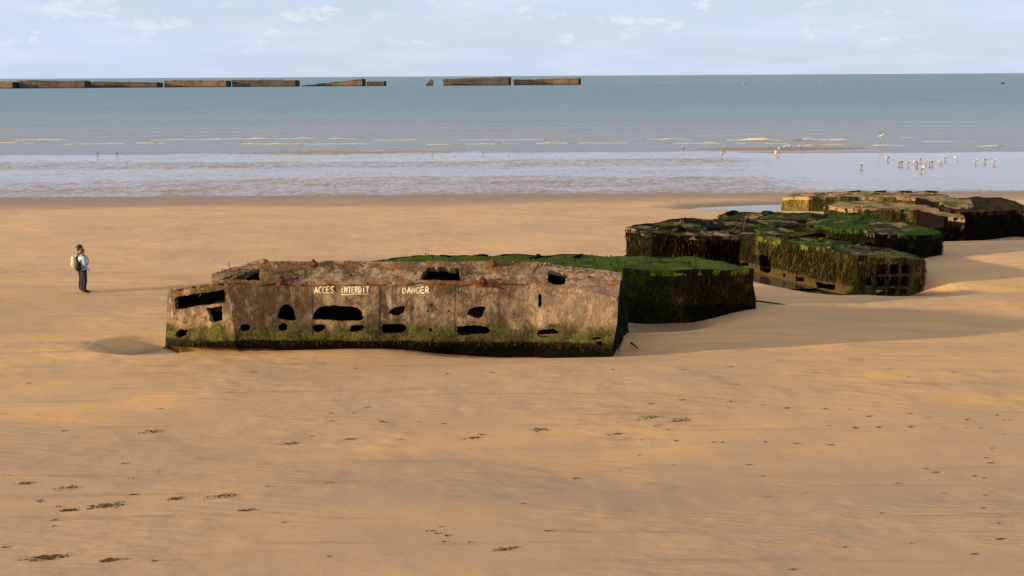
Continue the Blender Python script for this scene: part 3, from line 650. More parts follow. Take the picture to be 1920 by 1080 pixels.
# ---- weed covered wrecks behind
M_BLADE = weed_mat('weed_olive', (.0025, .003, .001), (.012, .0115, .003), (.105, .078, .020))
M_BLADE_D = weed_mat('weed_brown_shaded', (.001, .0012, .0006), (.0035, .004, .0012), (.018, .017, .005))  # brown weed, darkened further to carry painted wall shade
M_BLADE_G = weed_mat('weed_green', (.010, .022, .003), (.025, .055, .005), (.05, .10, .010))
def wreck(label, deck_px, deck_pl, walls, wallmats, deckm, foot=-1.0, batter=.0, holes=(), dweed=None, blade=None, bdens=70, seed=1, bl=(.10, .26), bw=.028, wallholes=None, ribs=(), ribm=None, over={}, hump=.0, lowz=-9, lumps=(), name='concrete_pontoon'):
    """deck_px: outline in view order (closed). walls: indices of deck outline edges that carry a wall in wallmats"""
    D = [atz(q[0], q[1], over[i]) if i in over else onplane(q[0], q[1], deck_pl) for i, q in enumerate(deck_px)]; c = sum(D, Vector())/len(D); c.z = 0
    root = empty(name, (c.x, c.y, 0), label, 'pontoon', 'stranded concrete pontoons')
    cc = Vector((c.x, c.y, .2))
    hol = [P3(h, deck_pl) for h in holes]
    ds = []; b = MB(); panel(b, D, hol, cc-Vector((0, 0, 3)), t=.2, step=.22, k=1.8, samples=ds, hjit=.04, warp=True, hump=hump); b.build('deck', [deckm, M_DARK], root)
    for (a0, a1) in ribs:
        q0, q1 = onplane(a0[0], a0[1], deck_pl), onplane(a1[0], a1[1], deck_pl); k_ = max(3, int((q1-q0).length/.3)); rb = MB()
        rb.tube([disp(q0.lerp(q1, j/k_), 2.2)+Vector((0, 0, -.015)) for j in range(k_+1)], [.10+.09*noise.noise(Vector((j*.9, a0[0], 1))) for j in range(k_+1)], 6); rb.build('deck_rib', deckm, root)
    for (lx, ly, lr) in lumps:
        q = onplane(lx, ly, deck_pl); lb = MB(); lb.ball(q, (lr*2.6, lr, lr*.55), Matrix.Rotation(lx, 3, 'Z'), 12, 8, fn=lambda v: v*(1+.8*noise.noise(v*4+q))); lb.build('weed_lump', M_DARK, root)
    ws = {}; n_ = len(D); F = [Vector((p.x+(p.x-c.x)*batter, p.y+(p.y-c.y)*batter, foot)) for p in D]
    mbs = {}
    for i in range(n_):
        key = walls.get(i, 0); wh = []
        if wallholes and i in wallholes:
            wp = plane(D[i], D[(i+1) % n_], F[i]); wh = [P3(h, wp) for h in wallholes[i]]
        mbs.setdefault((i, key), MB()); ws.setdefault(key, [])
        panel(mbs[(i, key)], [D[i], D[(i+1) % n_], F[(i+1) % n_], F[i]], wh, cc, t=.16, step=.22, k=1.8, samples=ws[key], hjit=.014)
    for (i, key), mb in mbs.items(): mb.build(('side_wall', 'end_wall')[key], [wallmats[key], M_DARK], root)
    lo = -.7
    vis = [s_ for k_ in ws for s_ in ws[k_] if max(s_[1].z, s_[2].z, s_[3].z) > lo and s_[4].y < .35]
    if blade: weed_blades(vis, bdens*1.5, bl[0]*1.3, bl[1]*1.5, bw*.62, blade, root, seed=seed, lowz=lowz)
    # shaggy lip round the deck edge, clumpy tufts on top
    lip = []
    for i in range(n_):
        a, e = disp(D[i], 1.8), disp(D[(i+1) % n_], 1.8); nn = (e-a).cross(Vector((0, 0, 1))).normalized()
        if nn.dot(a-c) < 0: nn = -nn
        k_ = max(1, int((e-a).length/.3))
        for j in range(k_):
            p, q = a.lerp(e, j/k_), a.lerp(e, (j+1)/k_)
            if noise.noise(p*.7+Vector((seed, 0, 0))) > -.15:
                lip.append(((q-p).length*.10, p, q, q+Vector((0, 0, -.12)), nn))
    if blade: weed_blades(lip, bdens*1.6, .05, .13, bw, blade, root, name='edge_weed', seed=seed+50)
    if dweed: weed_blades(ds, dweed[0], .04, .13, .03, dweed[1], root, name='deck_weed', seed=seed+90)
    return root, D, cc

# 2: long one with the smooth green top, just behind the front wreck
pl2 = zpl((690, 488, 1.62), (1290, 482, 1.50), (1264, 504, 1.47))
M_D2 = deckmat('green_deck', .62, .34, (.045, .082, .005), (.022, .018, .010), .6)
wreck('low dark wreck with smooth bright green algae top right behind the painted one',
      [(690,487.5),(742,481),(880,477.5),(1080,478),(1290,482),(1335,488),(1404,500),(1414,507),(1264,505),(1168,506),(1020,503),(715,500)],
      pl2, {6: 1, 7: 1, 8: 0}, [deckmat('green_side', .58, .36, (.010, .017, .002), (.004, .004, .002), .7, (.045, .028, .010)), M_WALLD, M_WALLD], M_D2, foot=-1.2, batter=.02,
      holes=[[(1236,492),(1262,491),(1258,494),(1238,495)], [(1180,497),(1194,496),(1192,499),(1181,499)], [(1278,489),(1305,491),(1300,493),(1280,492)]],
      wallholes={7: [[(1328,528),(1334,527),(1335,533),(1329,534)], [(1340,566),(1356,566),(1358,573),(1342,574)]]},
      dweed=(5, M_BLADE_G), blade=M_BLADE_D, bdens=34, seed=11, bw=.03, lumps=[(905,479,.10),(952,479,.10),(1010,479.2,.10),(1085,480,.11),(1180,481,.09),(1000,484,.08),(835,481,.09)])
# 4: nearest of the weed wrecks, with the lattice end
pl4 = plane(at(1386, 437, 60.2), at(1610, 479, 51.8), at(1731, 483, 53.6))
M_W4 = weedwall('olive_weed_wall', .13, .16, .30, -.14); M_D4 = deckmat('mud_deck', .50, .43, (.075, .115, .010), (.008, .0075, .006), 1.1)
LAT = [[(1645,496),(1663,494),(1662,511),(1645,512)], [(1668,494),(1686,494),(1686,512),(1667,512)], [(1691,496),(1705,498),(1705,515),(1691,513)],
       [(1626,515),(1636,515),(1636,536),(1626,536)], [(1644,516),(1661,516),(1660,537),(1643,537)], [(1667,516),(1684,517),(1683,538),(1666,538)], [(1690,517),(1703,519),(1702,540),(1689,539)],
       [(1642,541),(1659,541),(1658,554),(1642,555)], [(1665,542),(1682,542),(1681,555),(1664,555)], [(1688,543),(1701,544),(1700,555),(1687,555)]]
SH = [[(1424,481),(1428,478),(1445,479),(1446,510),(1440,513),(1426,508)], [(1386,492),(1402,494),(1402,501),(1388,500)], [(1468,513),(1473,513),(1473,521),(1469,521)],
      [(1490,519),(1507,520),(1507,529),(1492,527)], [(1531,528),(1565,532),(1565,542),(1534,540)]]
wreck('rounded weed hung wreck with a square lattice of openings in its end', 
      [(1386,437),(1405,430),(1432,424),(1480,421),(1530,427),(1565,434),(1640,456),(1690,472),(1731,483),(1733,487),(1610,479)],
      pl4, {8: 1, 9: 1}, [M_W4, weedwall('lattice_wall', .3, .3, 1.5), M_W4], M_D4, foot=-1.2, batter=.01,
      holes=[[(1516,431),(1535,431),(1540,436),(1522,437)], [(1592,456),(1612,455),(1616,459),(1598,460)]],
      wallholes={9: LAT, 10: SH}, lowz=-.05, ribs=[((1418,443),(1478,424)),((1462,451),(1528,429)),((1508,459),(1580,440)),((1556,468),(1640,458)),((1400,434),(1600,462))], ribm=M_DARK, dweed=(5, M_BLADE_D), blade=M_BLADE, bdens=85, seed=21, bw=.026)
# 3: left one of the back group
pl3 = zpl((1225, 437, 1.14), (1385, 443, .92), (1300, 410, 1.45))
M_D3 = deckmat('patchy_deck', .44, .47, (.040, .070, .006), (.006, .006, .004), 1.2)
wreck('blocky dark wreck with a level top at the left end of the back group',
      [(1174,428),(1190,419),(1225,417),(1260,411),(1300,409.5),(1400,411),(1540,413),(1600,416),(1580,432),(1480,444),(1388,443),(1322,443),(1222,438)],
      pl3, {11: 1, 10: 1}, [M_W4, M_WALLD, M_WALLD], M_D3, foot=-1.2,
      holes=[[(1264,429),(1290,427),(1290,434),(1270,435)], [(1325,428),(1350,427),(1352,433),(1330,434)]],
      wallholes={11: [[(1243,452),(1256,452),(1256,458),(1245,458)]]},
      ribs=[((1262,435),(1286,412)),((1312,439),(1340,412)),((1362,440),(1400,413)),((1230,428),(1580,424))], ribm=M_DARK, dweed=(5, M_BLADE_D), blade=M_BLADE, bdens=70, seed=31, bw=.03)
# 5
pl5 = zpl((1345, 403, 1.22), (1640, 420, 1.2), (1765, 433, 1.12))
M_D5 = deckmat('bright_green_deck', .54, .46, (.024, .055, .005), (.010, .010, .007), .9)
wreck('wreck with a bright green and sandy top in the middle of the back group',
      [(1345,403),(1360,397.5),(1450,398.5),(1560,400),(1640,404),(1668,412),(1745,428),(1764,433),(1766,438),(1735,442),(1640,436),(1500,420),(1360,411)],
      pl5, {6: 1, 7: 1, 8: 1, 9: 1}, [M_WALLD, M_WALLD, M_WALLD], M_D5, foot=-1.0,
      over={10: 1.28, 9: 1.02, 8: 1.0, 7: 1.0}, lumps=[(1374,400,.24),(1438,399.5,.16),(1532,407,.20),(1600,403,.14)], ribs=[((1420,411),(1445,400)),((1520,419),(1550,402)),((1590,428),(1625,405))], ribm=M_DARK, dweed=(4, M_BLADE_G), blade=M_BLADE_D, bdens=60, seed=41, bw=.032)
# 6
pl6 = zpl((1548, 385, 1.2), (1725, 393, 1.16), (1805, 408, 1.10))
M_W6 = weedwall('ochre_weed_wall', .30, .4, .8); M_D6 = deckmat('sandy_deck', .42, .57, (.06, .13, .012), (.05, .04, .03), 1.2, (.30, .215, .135))
wreck('wreck with a pale sandy top and green drips, sitting before the recessed far one',
      [(1545,386),(1556,380),(1600,376),(1660,377.5),(1735,385),(1760,391),(1806,403),(1808,408),(1775,407),(1724,394),(1660,393),(1598,391)],
      pl6, {7: 1, 8: 1}, [M_W6, M_WALLD, M_WALLD], M_D6, foot=-1.0,
      holes=[[(1600,387),(1620,387),(1618,389),(1602,389)]],
      blade=M_BLADE, bdens=22, seed=51, bw=.03, bl=(.08, .2))
# 7: far one with row of recesses
pl7 = zpl((1467, 371, .42), (1670, 369, .42), (1600, 358.5, .50))
M_W7 = weedwall('orange_brown_wall', .9, .5, 2.2); M_D7 = deckmat('sand_topped_deck', .40, .56, (.05, .07, .015), (.06, .045, .03), 1.0, (.33, .235, .15))
rec = [[(1527+50*i, 365.2), (1541+50*i, 361.8), (1558+50*i, 361.8), (1549+50*i, 365.4)] for i in range(5)]
w7, D7, c7 = wreck('farthest wreck, orange brown, with a row of sunken bays along its flat top',
      [(1466,371),(1482,365),(1530,360),(1600,358.2),(1740,359.5),(1768,364),(1800,374),(1760,379),(1720,371),(1616,369),(1516,368)],
      pl7, {}, [M_W7, M_W7, M_W7], M_D7, foot=-1.2, holes=rec, over={0: .20, 1: .30, 11: .60, 10: .52}, blade=M_BLADE, bdens=2, seed=61, bw=.03, bl=(.06, .15))
for i in range(4):
    p = onplane(1598+48*i, 358.8, pl7); b = MB(); b.box(p+Vector((0, -.5, .03)), (.75, .28, .09), Matrix.Rotation(.1*i, 3, 'Z') @ Matrix.Rotation(.06*(i-1.5), 3, 'Y')); b.build('hatch_coaming', M_W6, w7)
# 8: right hand edge
pl8 = zpl((1790, 395, 1.25), (1904, 392, 1.2), (1836, 369.5, 1.62))
M_D8 = deckmat('brown_deck', .30, .36, (.04, .06, .012), (.020, .016, .010), 1.2, (.13, .095, .06))
w8, D8, c8 = wreck('dark wreck with a humped brown top, cut by the right border of the view',
      [(1762,388),(1775,378),(1797,372),(1836,369),(1877,371.5),(1900,378),(1925,387),(1990,398),(1980,405),(1904,394),(1845,396),(1800,396)],
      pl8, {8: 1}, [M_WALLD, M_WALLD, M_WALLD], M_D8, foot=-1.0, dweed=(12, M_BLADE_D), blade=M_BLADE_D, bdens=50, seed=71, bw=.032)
b = MB(); panel(b, [p+Vector((0, 0, .09)) for p in P3([(1760,384),(1772,377),(1818,377),(1829,391),(1800,392),(1776,389)], pl8)], (), c8-Vector((0, 0, 3)), t=.14, step=.2, k=2.2, jit=.05)
b.build('tilted_slab', M_D6, w8)
# rods and lumps standing on the back group
for px_, py_, pl, nm in ((1394, 430, pl3, 'iron_rod'),):
    p = onplane(px_, py_+3, pl); b = MB(); b.tube([p-Vector((0, 0, .2)), p+Vector((.03, 0, .3)), p+Vector((.13, 0, .62))], .035, 6); b.build(nm, M_RUST, origin=p)
    tag(bpy.data.objects[nm], 'short leaning rusty rod sticking up between the two nearest weed hung wrecks', 'iron rod')

# ------------------------------------------------------------------ breakwater far out
M_CAI = None
def caisson_mat(name, c1, c2):
    m, nt, b, out = newmat(name); tc = N(nt, 'ShaderNodeTexCoord'); P = tc.outputs['Object']; s = N(nt, 'ShaderNodeSeparateXYZ'); L(nt, P, s.inputs[0])
    a = noisen(nt, P, .12, 5, .65, (1, 1, .6)); c = noisen(nt, P, .5, 5, .7, (1, 1, .35), (3, 3, 1))
    col = mixc(nt, sstep(nt, a, .35, .65), c1, c2); col = mixc(nt, mathn(nt, 'MULTIPLY', sstep(nt, c, .5, .68), .6), col, tuple(v*.35 for v in c1))
    low = mathn(nt, 'SUBTRACT', 1.0, sstep(nt, mathn(nt, 'ADD', s.outputs[2], mathn(nt, 'MULTIPLY', c, 1.2)), .9, 1.9))
    col = mixc(nt, mathn(nt, 'MULTIPLY', low, .85), col, (.02, .018, .016)); L(nt, col, b.inputs['Base Color']); b.inputs['Roughness'].default_value = .9
    bump(nt, c, .7, .3, b); return m
M_C1 = caisson_mat('caisson_dark', (.085, .066, .055), (.165, .125, .100)); M_C2 = caisson_mat('caisson_ochre', (.155, .105, .065), (.30, .20, .125)); M_C3 = simple('caisson_end', (.030, .026, .026), .9, .4, .5, .5, .2)
def caisson(x0, x1, yw, yl, yr, D, mat, label, topd=.22, tilt=False, width=14, ends=True):
    """x0,x1 sides, yl/yr top left/right in view; real size from the distance D"""
    a = at(x0, yw, D); e = at(x1, yw, D); a.z = e.z = SEA_Z; tl = at(x0, yl, D).z; tr = at(x1, yr, D).z
    root = empty('harbour_caisson', ((a.x+e.x)/2, D, SEA_Z), label, 'caisson', 'breakwater caissons on the horizon')
    Ln = e.x-a.x; nseg = 30; rr = random.Random(int(x0*7))
    def hull(mb, xa, xb, f0, f1, y0, y1, jag=0):
        vs = []; 
        for i in range(nseg+1):
            t = xa+(xb-xa)*i/nseg; zt = tl+(tr-tl)*t; h = zt-SEA_Z; x = a.x+Ln*t; jz = rr.uniform(-jag, jag)*(h > 1)
            vs += [(x, y0, SEA_Z-1+ (f0*h+1 if f0 > 0 else 0)), (x, y0, SEA_Z+f1*h+jz), (x, y1, SEA_Z+f1*h+jz), (x, y1, SEA_Z-1+(f0*h+1 if f0 > 0 else 0))]
        fs = []
        for i in range(nseg):
            for j in range(4): fs.append((4*i+j, 4*i+(j+1) % 4, 4*i+4+(j+1) % 4, 4*i+4+j))
        fs += [(3, 2, 1, 0), tuple(4*nseg+j for j in range(4))]; mb.add(vs, fs)
    m1 = MB(); hull(m1, .01, .975, 0, 1-topd, D, D+width); m1.build('hull', mat, root)
    m2 = MB(); hull(m2, .0, .975, 1-topd, 1, D-.35, D+width+.3, .42); m2.build('parapet', mat, root)
    if ends:
        m4 = MB(); h = tr-SEA_Z; m4.box((e.x-.4, D+width/2-.6, SEA_Z+h*.44), (2.2, width*.86, h*.88+.6)); m4.build('end_wall', M_C3, root)
    return root
caisson(-60, 26, 164.6, 153.5, 154, 1210, M_C2, 'brown caisson cut by the left border of the view', .3)
caisson(35, 162, 164.8, 151, 151.8, 1215, M_C1, 'long dark brown level caisson, second from the left border', .16)
caisson(170, 298, 164.2, 153.2, 155, 1235, M_C1, 'low dark brown caisson dipping slightly to its right end', .15)
caisson(307, 427, 162.9, 150.8, 151, 1250, M_C2, 'bright orange brown level caisson joined to a dark one on its right', .14)
caisson(434, 557, 162.3, 150, 150, 1255, M_C1, 'dark topped level caisson just left of the tilted wedge', .25)
caisson(565, 682, 161.2, 161.0, 147.2, 1270, M_C2, 'wedge shaped caisson tilted down into the sea at its left end', .15)
caisson(687, 721, 160.8, 153.5, 152.5, 1265, M_C1, 'short low dark caisson fragment right of the tilted wedge', .4)
caisson(830, 957, 159.6, 148.5, 143.2, 1275, M_C1, 'tall grey brown caisson rising to the right with a torn upper edge', .34)
caisson(962, 1088, 159.2, 149.3, 145.5, 1285, M_C2, 'orange brown caisson at the right end of the breakwater', .2)
p = at(806, 160, 1265); b = MB(); p.z = SEA_Z
prof = [(-4, -1), (-3.6, 1.5), (-1.2, 3.2), (-.2, 5.2), (.9, 5.0), (1.3, 6.6), (2.0, 5.6), (3.2, 4.6), (3.4, -1)]
vs = [(p.x+x, p.y, p.z+z) for x, z in prof]+[(p.x+x*.8, p.y+5, p.z+z*.85) for x, z in prof]; k = len(prof)
b.add(vs, [tuple(range(k)), tuple(reversed(range(k, 2*k)))]+[(i, i+k, (i+1) % k+k, (i+1) % k) for i in range(k)])
tag(b.build('harbour_caisson', M_C1, origin=p), 'jagged upright shard of broken caisson alone in the gap', 'caisson', 'breakwater caissons on the horizon')

# buoys and small boat
def buoy(px, pyw, h, mat, label):
    p = atz(px, pyw, SEA_Z); r_ = empty('navigation_buoy', p, label, 'buoy')
    b = MB(); b.tube([p+Vector((0, 0, -.5)), p+Vector((0, 0, .5)), p+Vector((0, 0, .7))], [1.0, 1.0, .5], 10); b.build('float', mat, r_)
    b = MB(); b.tube([p+Vector((0, 0, .7)), p+Vector((0, 0, h))], [.45, .2], 8); b.ball(p+Vector((0, 0, h+.2)), (.45, .45, .45)); b.build('mast', mat, r_)
buoy(1540, 158, 2.6, simple('buoy_red', (.55, .10, .05), .5, .1), 'small red buoy far out on the sea right of the breakwater')
buoy(1394.5, 158.5, 1.9, simple('buoy_green', (.10, .35, .18), .5, .1), 'tiny green buoy far out on the sea')
p = atz(1880.5, 157, SEA_Z); r_ = empty('small_boat', p, 'tiny dark boat near the right end of the horizon', 'boat'); MBD = simple('boat_dark', (.02, .022, .03), .6, .2)
b = MB(); vs = []
for i in range(9):
    t = i/8; w_ = .75*math.sin(math.pi*min(1, t*.62+.38)) if t < .99 else .03; x = -1.9+3.8*t; sh = .5+.25*t*t
    vs += [(p.x+x, p.y-w_, p.z+sh), (p.x+x, p.y-w_*.6, p.z-.2), (p.x+x, p.y+w_*.6, p.z-.2), (p.x+x, p.y+w_, p.z+sh)]
fs = [(4*i+j, 4*i+(j+1) % 4, 4*i+4+(j+1) % 4, 4*i+4+j) for i in range(8) for j in range(4)]+[(3, 2, 1, 0), (32, 33, 34, 35)]
b.add(vs, fs); b.build('hull', MBD, r_); b = MB(); b.box(p+Vector((-.3, 0, .85)), (.9, .8, .8)); b.ball(p+Vector((-.9, 0, .9)), (.2, .25, .5)); b.build('wheelhouse', MBD, r_)

# ------------------------------------------------------------------ breakers
M_FOAM = simple('foam', (.62, .60, .56), .9, .3, 2.5, .8, .08)
M_WFACE = simple('wave_face', (.27, .215, .165), .30, .2, 1.5, .4, .05, .5, (.3, 1, 1))
def breaker(x0, x1, py, h, foam=1.0, w=1.6):
    a = atz(x0, py, SEA_Z); e = atz(x1, py, SEA_Z); n = max(6, int((e.x-a.x)/.45)); r_ = random.Random(int(x0*3+py*11)); vs = []; fs = []; mi = []
    for i in range(n+1):
        t = i/n; x = a.x+(e.x-a.x)*t; y = a.y+math.sin(x*.11+py)*1.2+noise.noise(Vector((x*.3, py, 0)))*.7; env = math.sin(math.pi*t)**.35 if 0 < t < 1 else 0
        hh = .72*(h if foam > -.2 else h*.8)*env*(1 if noise.noise(Vector((x*.35, py*3, 2)))+foam-.5 > -.15 else .35)*max(.12, .55+1.5*noise.noise(Vector((x*.5, py, 5)))); 
        for dy, dz in ((-w*.9, -.04), (-w*.5, hh*.25), (-w*.28, hh*.9), (0, hh), (w*.6, hh*.45), (w*1.6, -.04)):
            vs.append((x, y+dy, SEA_Z+dz))
    mb = MB()
    for i in range(n):
        x = vs[6*i][0]; fm = noise.noise(Vector((x*.35, py*3, 2)))+foam-.5 > 0
        for j in range(5):
            mb.add([], []); mb.f.append((6*i+j, 6*i+j+1, 6*i+7+j, 6*i+6+j)); mb.m.append(1 if (fm and j in (1, 2, 3)) else 0)
    mb.v = [Vector(v) for v in vs]
    o = mb.build('breaking_wave', [M_WFACE, M_FOAM], smooth=True, origin=Vector((a.x, a.y, SEA_Z))); tag(o, kind='structure')
for a in ((0,125,262.5,.24,.85), (285,660,262.5,.22,.85), (700,1020,262.8,.18,.62), (1180,1300,262.5,.18,.8), (1365,1600,263.5,.42,1.05), (1735,1830,266.5,.22,.7), (1600,1740,259,.14,.2),
          (-40,70,268.5,.18,.7), (120,300,270.5,.17,.62), (420,700,270.5,.2,.7), (800,1210,271,.17,.6), (1235,1480,270,.15,.6), (1640,1710,273.5,.2,1.0), (1480,1600,273,.14,.5), (1740,1960,274,.13,.45),
          (-60,500,257,.16,-.6), (350,1100,255,.15,-.6), (900,1500,256,.15,-.6), (1300,1980,254,.16,-.6), (-60,700,249,.14,-.6), (700,1500,249.5,.14,-.6), (1200,1980,246,.14,-.6), (-40,900,243,.13,-.6), (800,1980,241,.13,-.6), (100,1300,236,.13,-.6), (1100,1980,233,.13,-.6), (-60,800,230,.13,-.6)):
    breaker(*a)

# ------------------------------------------------------------------ gulls
M_GW = simple('gull_white', (.80, .77, .72), .8, .05, 8); M_GG = simple('gull_grey', (.30, .31, .33), .8, .1, 8); M_GD = simple('gull_dark', (.05, .035, .03), .7, .1, 8)
def gull_mesh(fly=False):
    b = MB(); R = Matrix.Rotation(-.25, 3, 'Y')
    b.ball((0, 0, .27), (.20, .085, .09), R, 10, 7); b.ball((.17, 0, .40), (.062, .05, .055), None, 8, 6); b.tube([(.12, 0, .30), (.165, 0, .39)], [.065, .045], 8)
    b.tube([(.21, 0, .40), (.285, 0, .385)], [.016, .004], 6, 2); b.tube([(-.14, 0, .25), (-.29, 0, .20)], [.05, .012], 6)
    if not fly:
        for s_ in (-1, 1):
            b.ball((-.05, s_*.07, .29), (.19, .03, .07), R, 8, 6, 1); b.tube([(0, s_*.03, .20), (.01, s_*.03, .0)], .010, 5, 2); b.box((.03, s_*.03, .008), (.07, .05, .012), None, 2)
    else:
        for s_ in (-1, 1):
            b.add([(.08, s_*.05, .30), (-.08, s_*.05, .30), (-.10, s_*.34, .47), (.05, s_*.34, .48), (-.22, s_*.68, .40)], [(0, 1, 2, 3), (3, 2, 4)], 1)
            b.add([(.08, s_*.05, .285), (-.08, s_*.05, .285), (-.10, s_*.34, .455), (.05, s_*.34, .465), (-.22, s_*.68, .39)], [(3, 2, 1, 0), (4, 2, 3)], 0)
    return b
g0 = gull_mesh().build('gull', [M_GW, M_GG, M_GD], smooth=True, origin=(0, 0, 0)); g0.rotation_mode = 'XYZ'
gl = [(x, y, 'A') for x, y in ((1664,300),(1686,309),(1691,308),(1703,309),(1716,308),(1720,311),(1726,302),(1728,321),(1733,317),(1737,306),(1743,309),(1748,308),(1764,305),(1772,300),(1793,300),(1829,306),(1847,304),(1864,307))]
gl += [(x, y, 'B') for x, y in ((1457,289),(1461,283),(1472,279),(1480,278.5),(1501,279.5),(1358,281),(1353,293),(1281,280),(1455,291))]
gl += [(x, y, 'C') for x, y in ((955,289),(905,290),(852,291),(810,292))]+[(1615, 314, 'D'), (219, 290, 'E'), (183, 290, 'F')]
GNM = {'A': ('of the white gulls mirrored in the right hand flat', 'gulls in the right hand flock'), 'B': ('of the tiny surf gulls behind the back wrecks', 'gulls along the surf'),
       'C': ('of four tiny gulls below the gap in the breakwater', 'gulls on the middle flat'),
       'D': ('lone white gull a little left of the mirrored flock', None), 'E': ('right one of two tiny dark birds at the far left surf', None), 'F': ('left one of two tiny dark birds at the far left surf', None)}
ORD = ['leftmost', 'second from the left', 'third from the left', 'fourth from the left', 'fifth from the left', 'sixth from the left', 'seventh from the left', 'eighth from the left', 'ninth from the left', 'tenth from the left', 'eighth from the right', 'seventh from the right', 'sixth from the right', 'fifth from the right', 'fourth from the right', 'third from the right', 'second from the right', 'rightmost']
gl.sort(key=lambda q: (q[2], q[0])); cnt = {k_: sum(1 for q in gl if q[2] == k_) for k_ in 'ABCDEF'}; seen = {}; GLAB2 = []
for q in gl:
    j = seen.get(q[2], 0); seen[q[2]] = j+1; t, g = GNM[q[2]]
    if g: t = (ORD[j] if j < cnt[q[2]]-1 else 'rightmost')+' '+t
    GLAB2.append((t, g))
r = random.Random(5)
for i, (x, y, k_) in enumerate(gl):
    o = g0 if i == 0 else link(g0.copy()); p = atz(x, y, -.53); p.z = max(tz(p.x, p.y), SEA_Z if p.y > 157 else -9); o.location = p
    o.rotation_euler = (0, 0, r.choice([0, math.pi])+r.uniform(-.9, .9)); s_ = r.uniform(.80, 1.0)*(.7 if k_ in 'CEF' else 1); o.scale = (s_, s_, s_)
    if 'group' in o: del o['group']
    tag(o, GLAB2[i][0], 'gull', GLAB2[i][1])
    if k_ in 'EF':
        o.data = o.data.copy(); o.data.materials.clear()
        for _ in range(3): o.data.materials.append(M_GD)
f = gull_mesh(True).build('gull', [M_GW, M_GG, M_GD], smooth=True, origin=(0, 0, 0)); f.location = at(1651, 259, 165); f.rotation_euler = (.5, 0, .3); f.scale = (1.3,)*3
tag(f, 'gull in flight with raised wings above the surf at the right', 'gull')

# ------------------------------------------------------------------ people
def skinned(name, chains, mat, parent, rotm, org, sub=2):
    """chains: list of lists of (x,y,z,radius[,ry]); verts closer than 1 mm merge"""
    V = []; E_ = []; Rr = []
    def idx_(p):
        for i, q in enumerate(V):
            if (q-Vector(p[:3])).length < .001: return i
        V.append(Vector(p[:3])); Rr.append((p[3], p[4] if len(p) > 4 else p[3])); return len(V)-1
    for c in chains:
        ids = [idx_(p) for p in c]; E_ += [e for e in zip(ids[:-1], ids[1:]) if e not in E_]
    me = bpy.data.meshes.new(name); me.from_pydata([tuple(v) for v in V], E_, []); o = bpy.data.objects.new(name, me); link(o)
    md = o.modifiers.new('s', 'SKIN'); md.use_smooth_shade = True
    for i, sv in enumerate(me.skin_vertices[0].data): sv.radius = Rr[i]; sv.use_root = (i == 0)
    o.modifiers.new('u', 'SUBSURF').levels = sub; o.modifiers['u'].render_levels = sub
    dg = bpy.context.evaluated_depsgraph_get(); nm = bpy.data.meshes.new_from_object(o.evaluated_get(dg))
    bpy.data.objects.remove(o); nm.name = name; nm.transform(rotm.to_4x4()); nm.materials.clear(); nm.materials.append(mat)
    ob = bpy.data.objects.new(name, nm); link(ob, parent); return ob
M_SKIN = simple('skin', (.45, .25, .17), .6, .08, 8, .1, .002); M_NAVY = simple('navy_cloth', (.012, .016, .035), .9, .3, 10, .4, .01)
M_LBLUE = simple('light_blue_cloth', (.36, .48, .68), .85, .08, 6, .5, .02); M_BOOT = simple('boot_leather', (.035, .020, .014), .7, .3, 12)
M_HAIRB = simple('brown_grey_hair', (.10, .065, .045), .8, .4, 30); M_CAP = simple('dark_cap_cloth', (.035, .025, .022), .9, .2, 20)
M_CREAM = simple('cream_cloth', (.60, .50, .38), .85, .1, 8); M_BLACK = simple('black_cloth', (.012, .011, .011), .8, .3, 14)
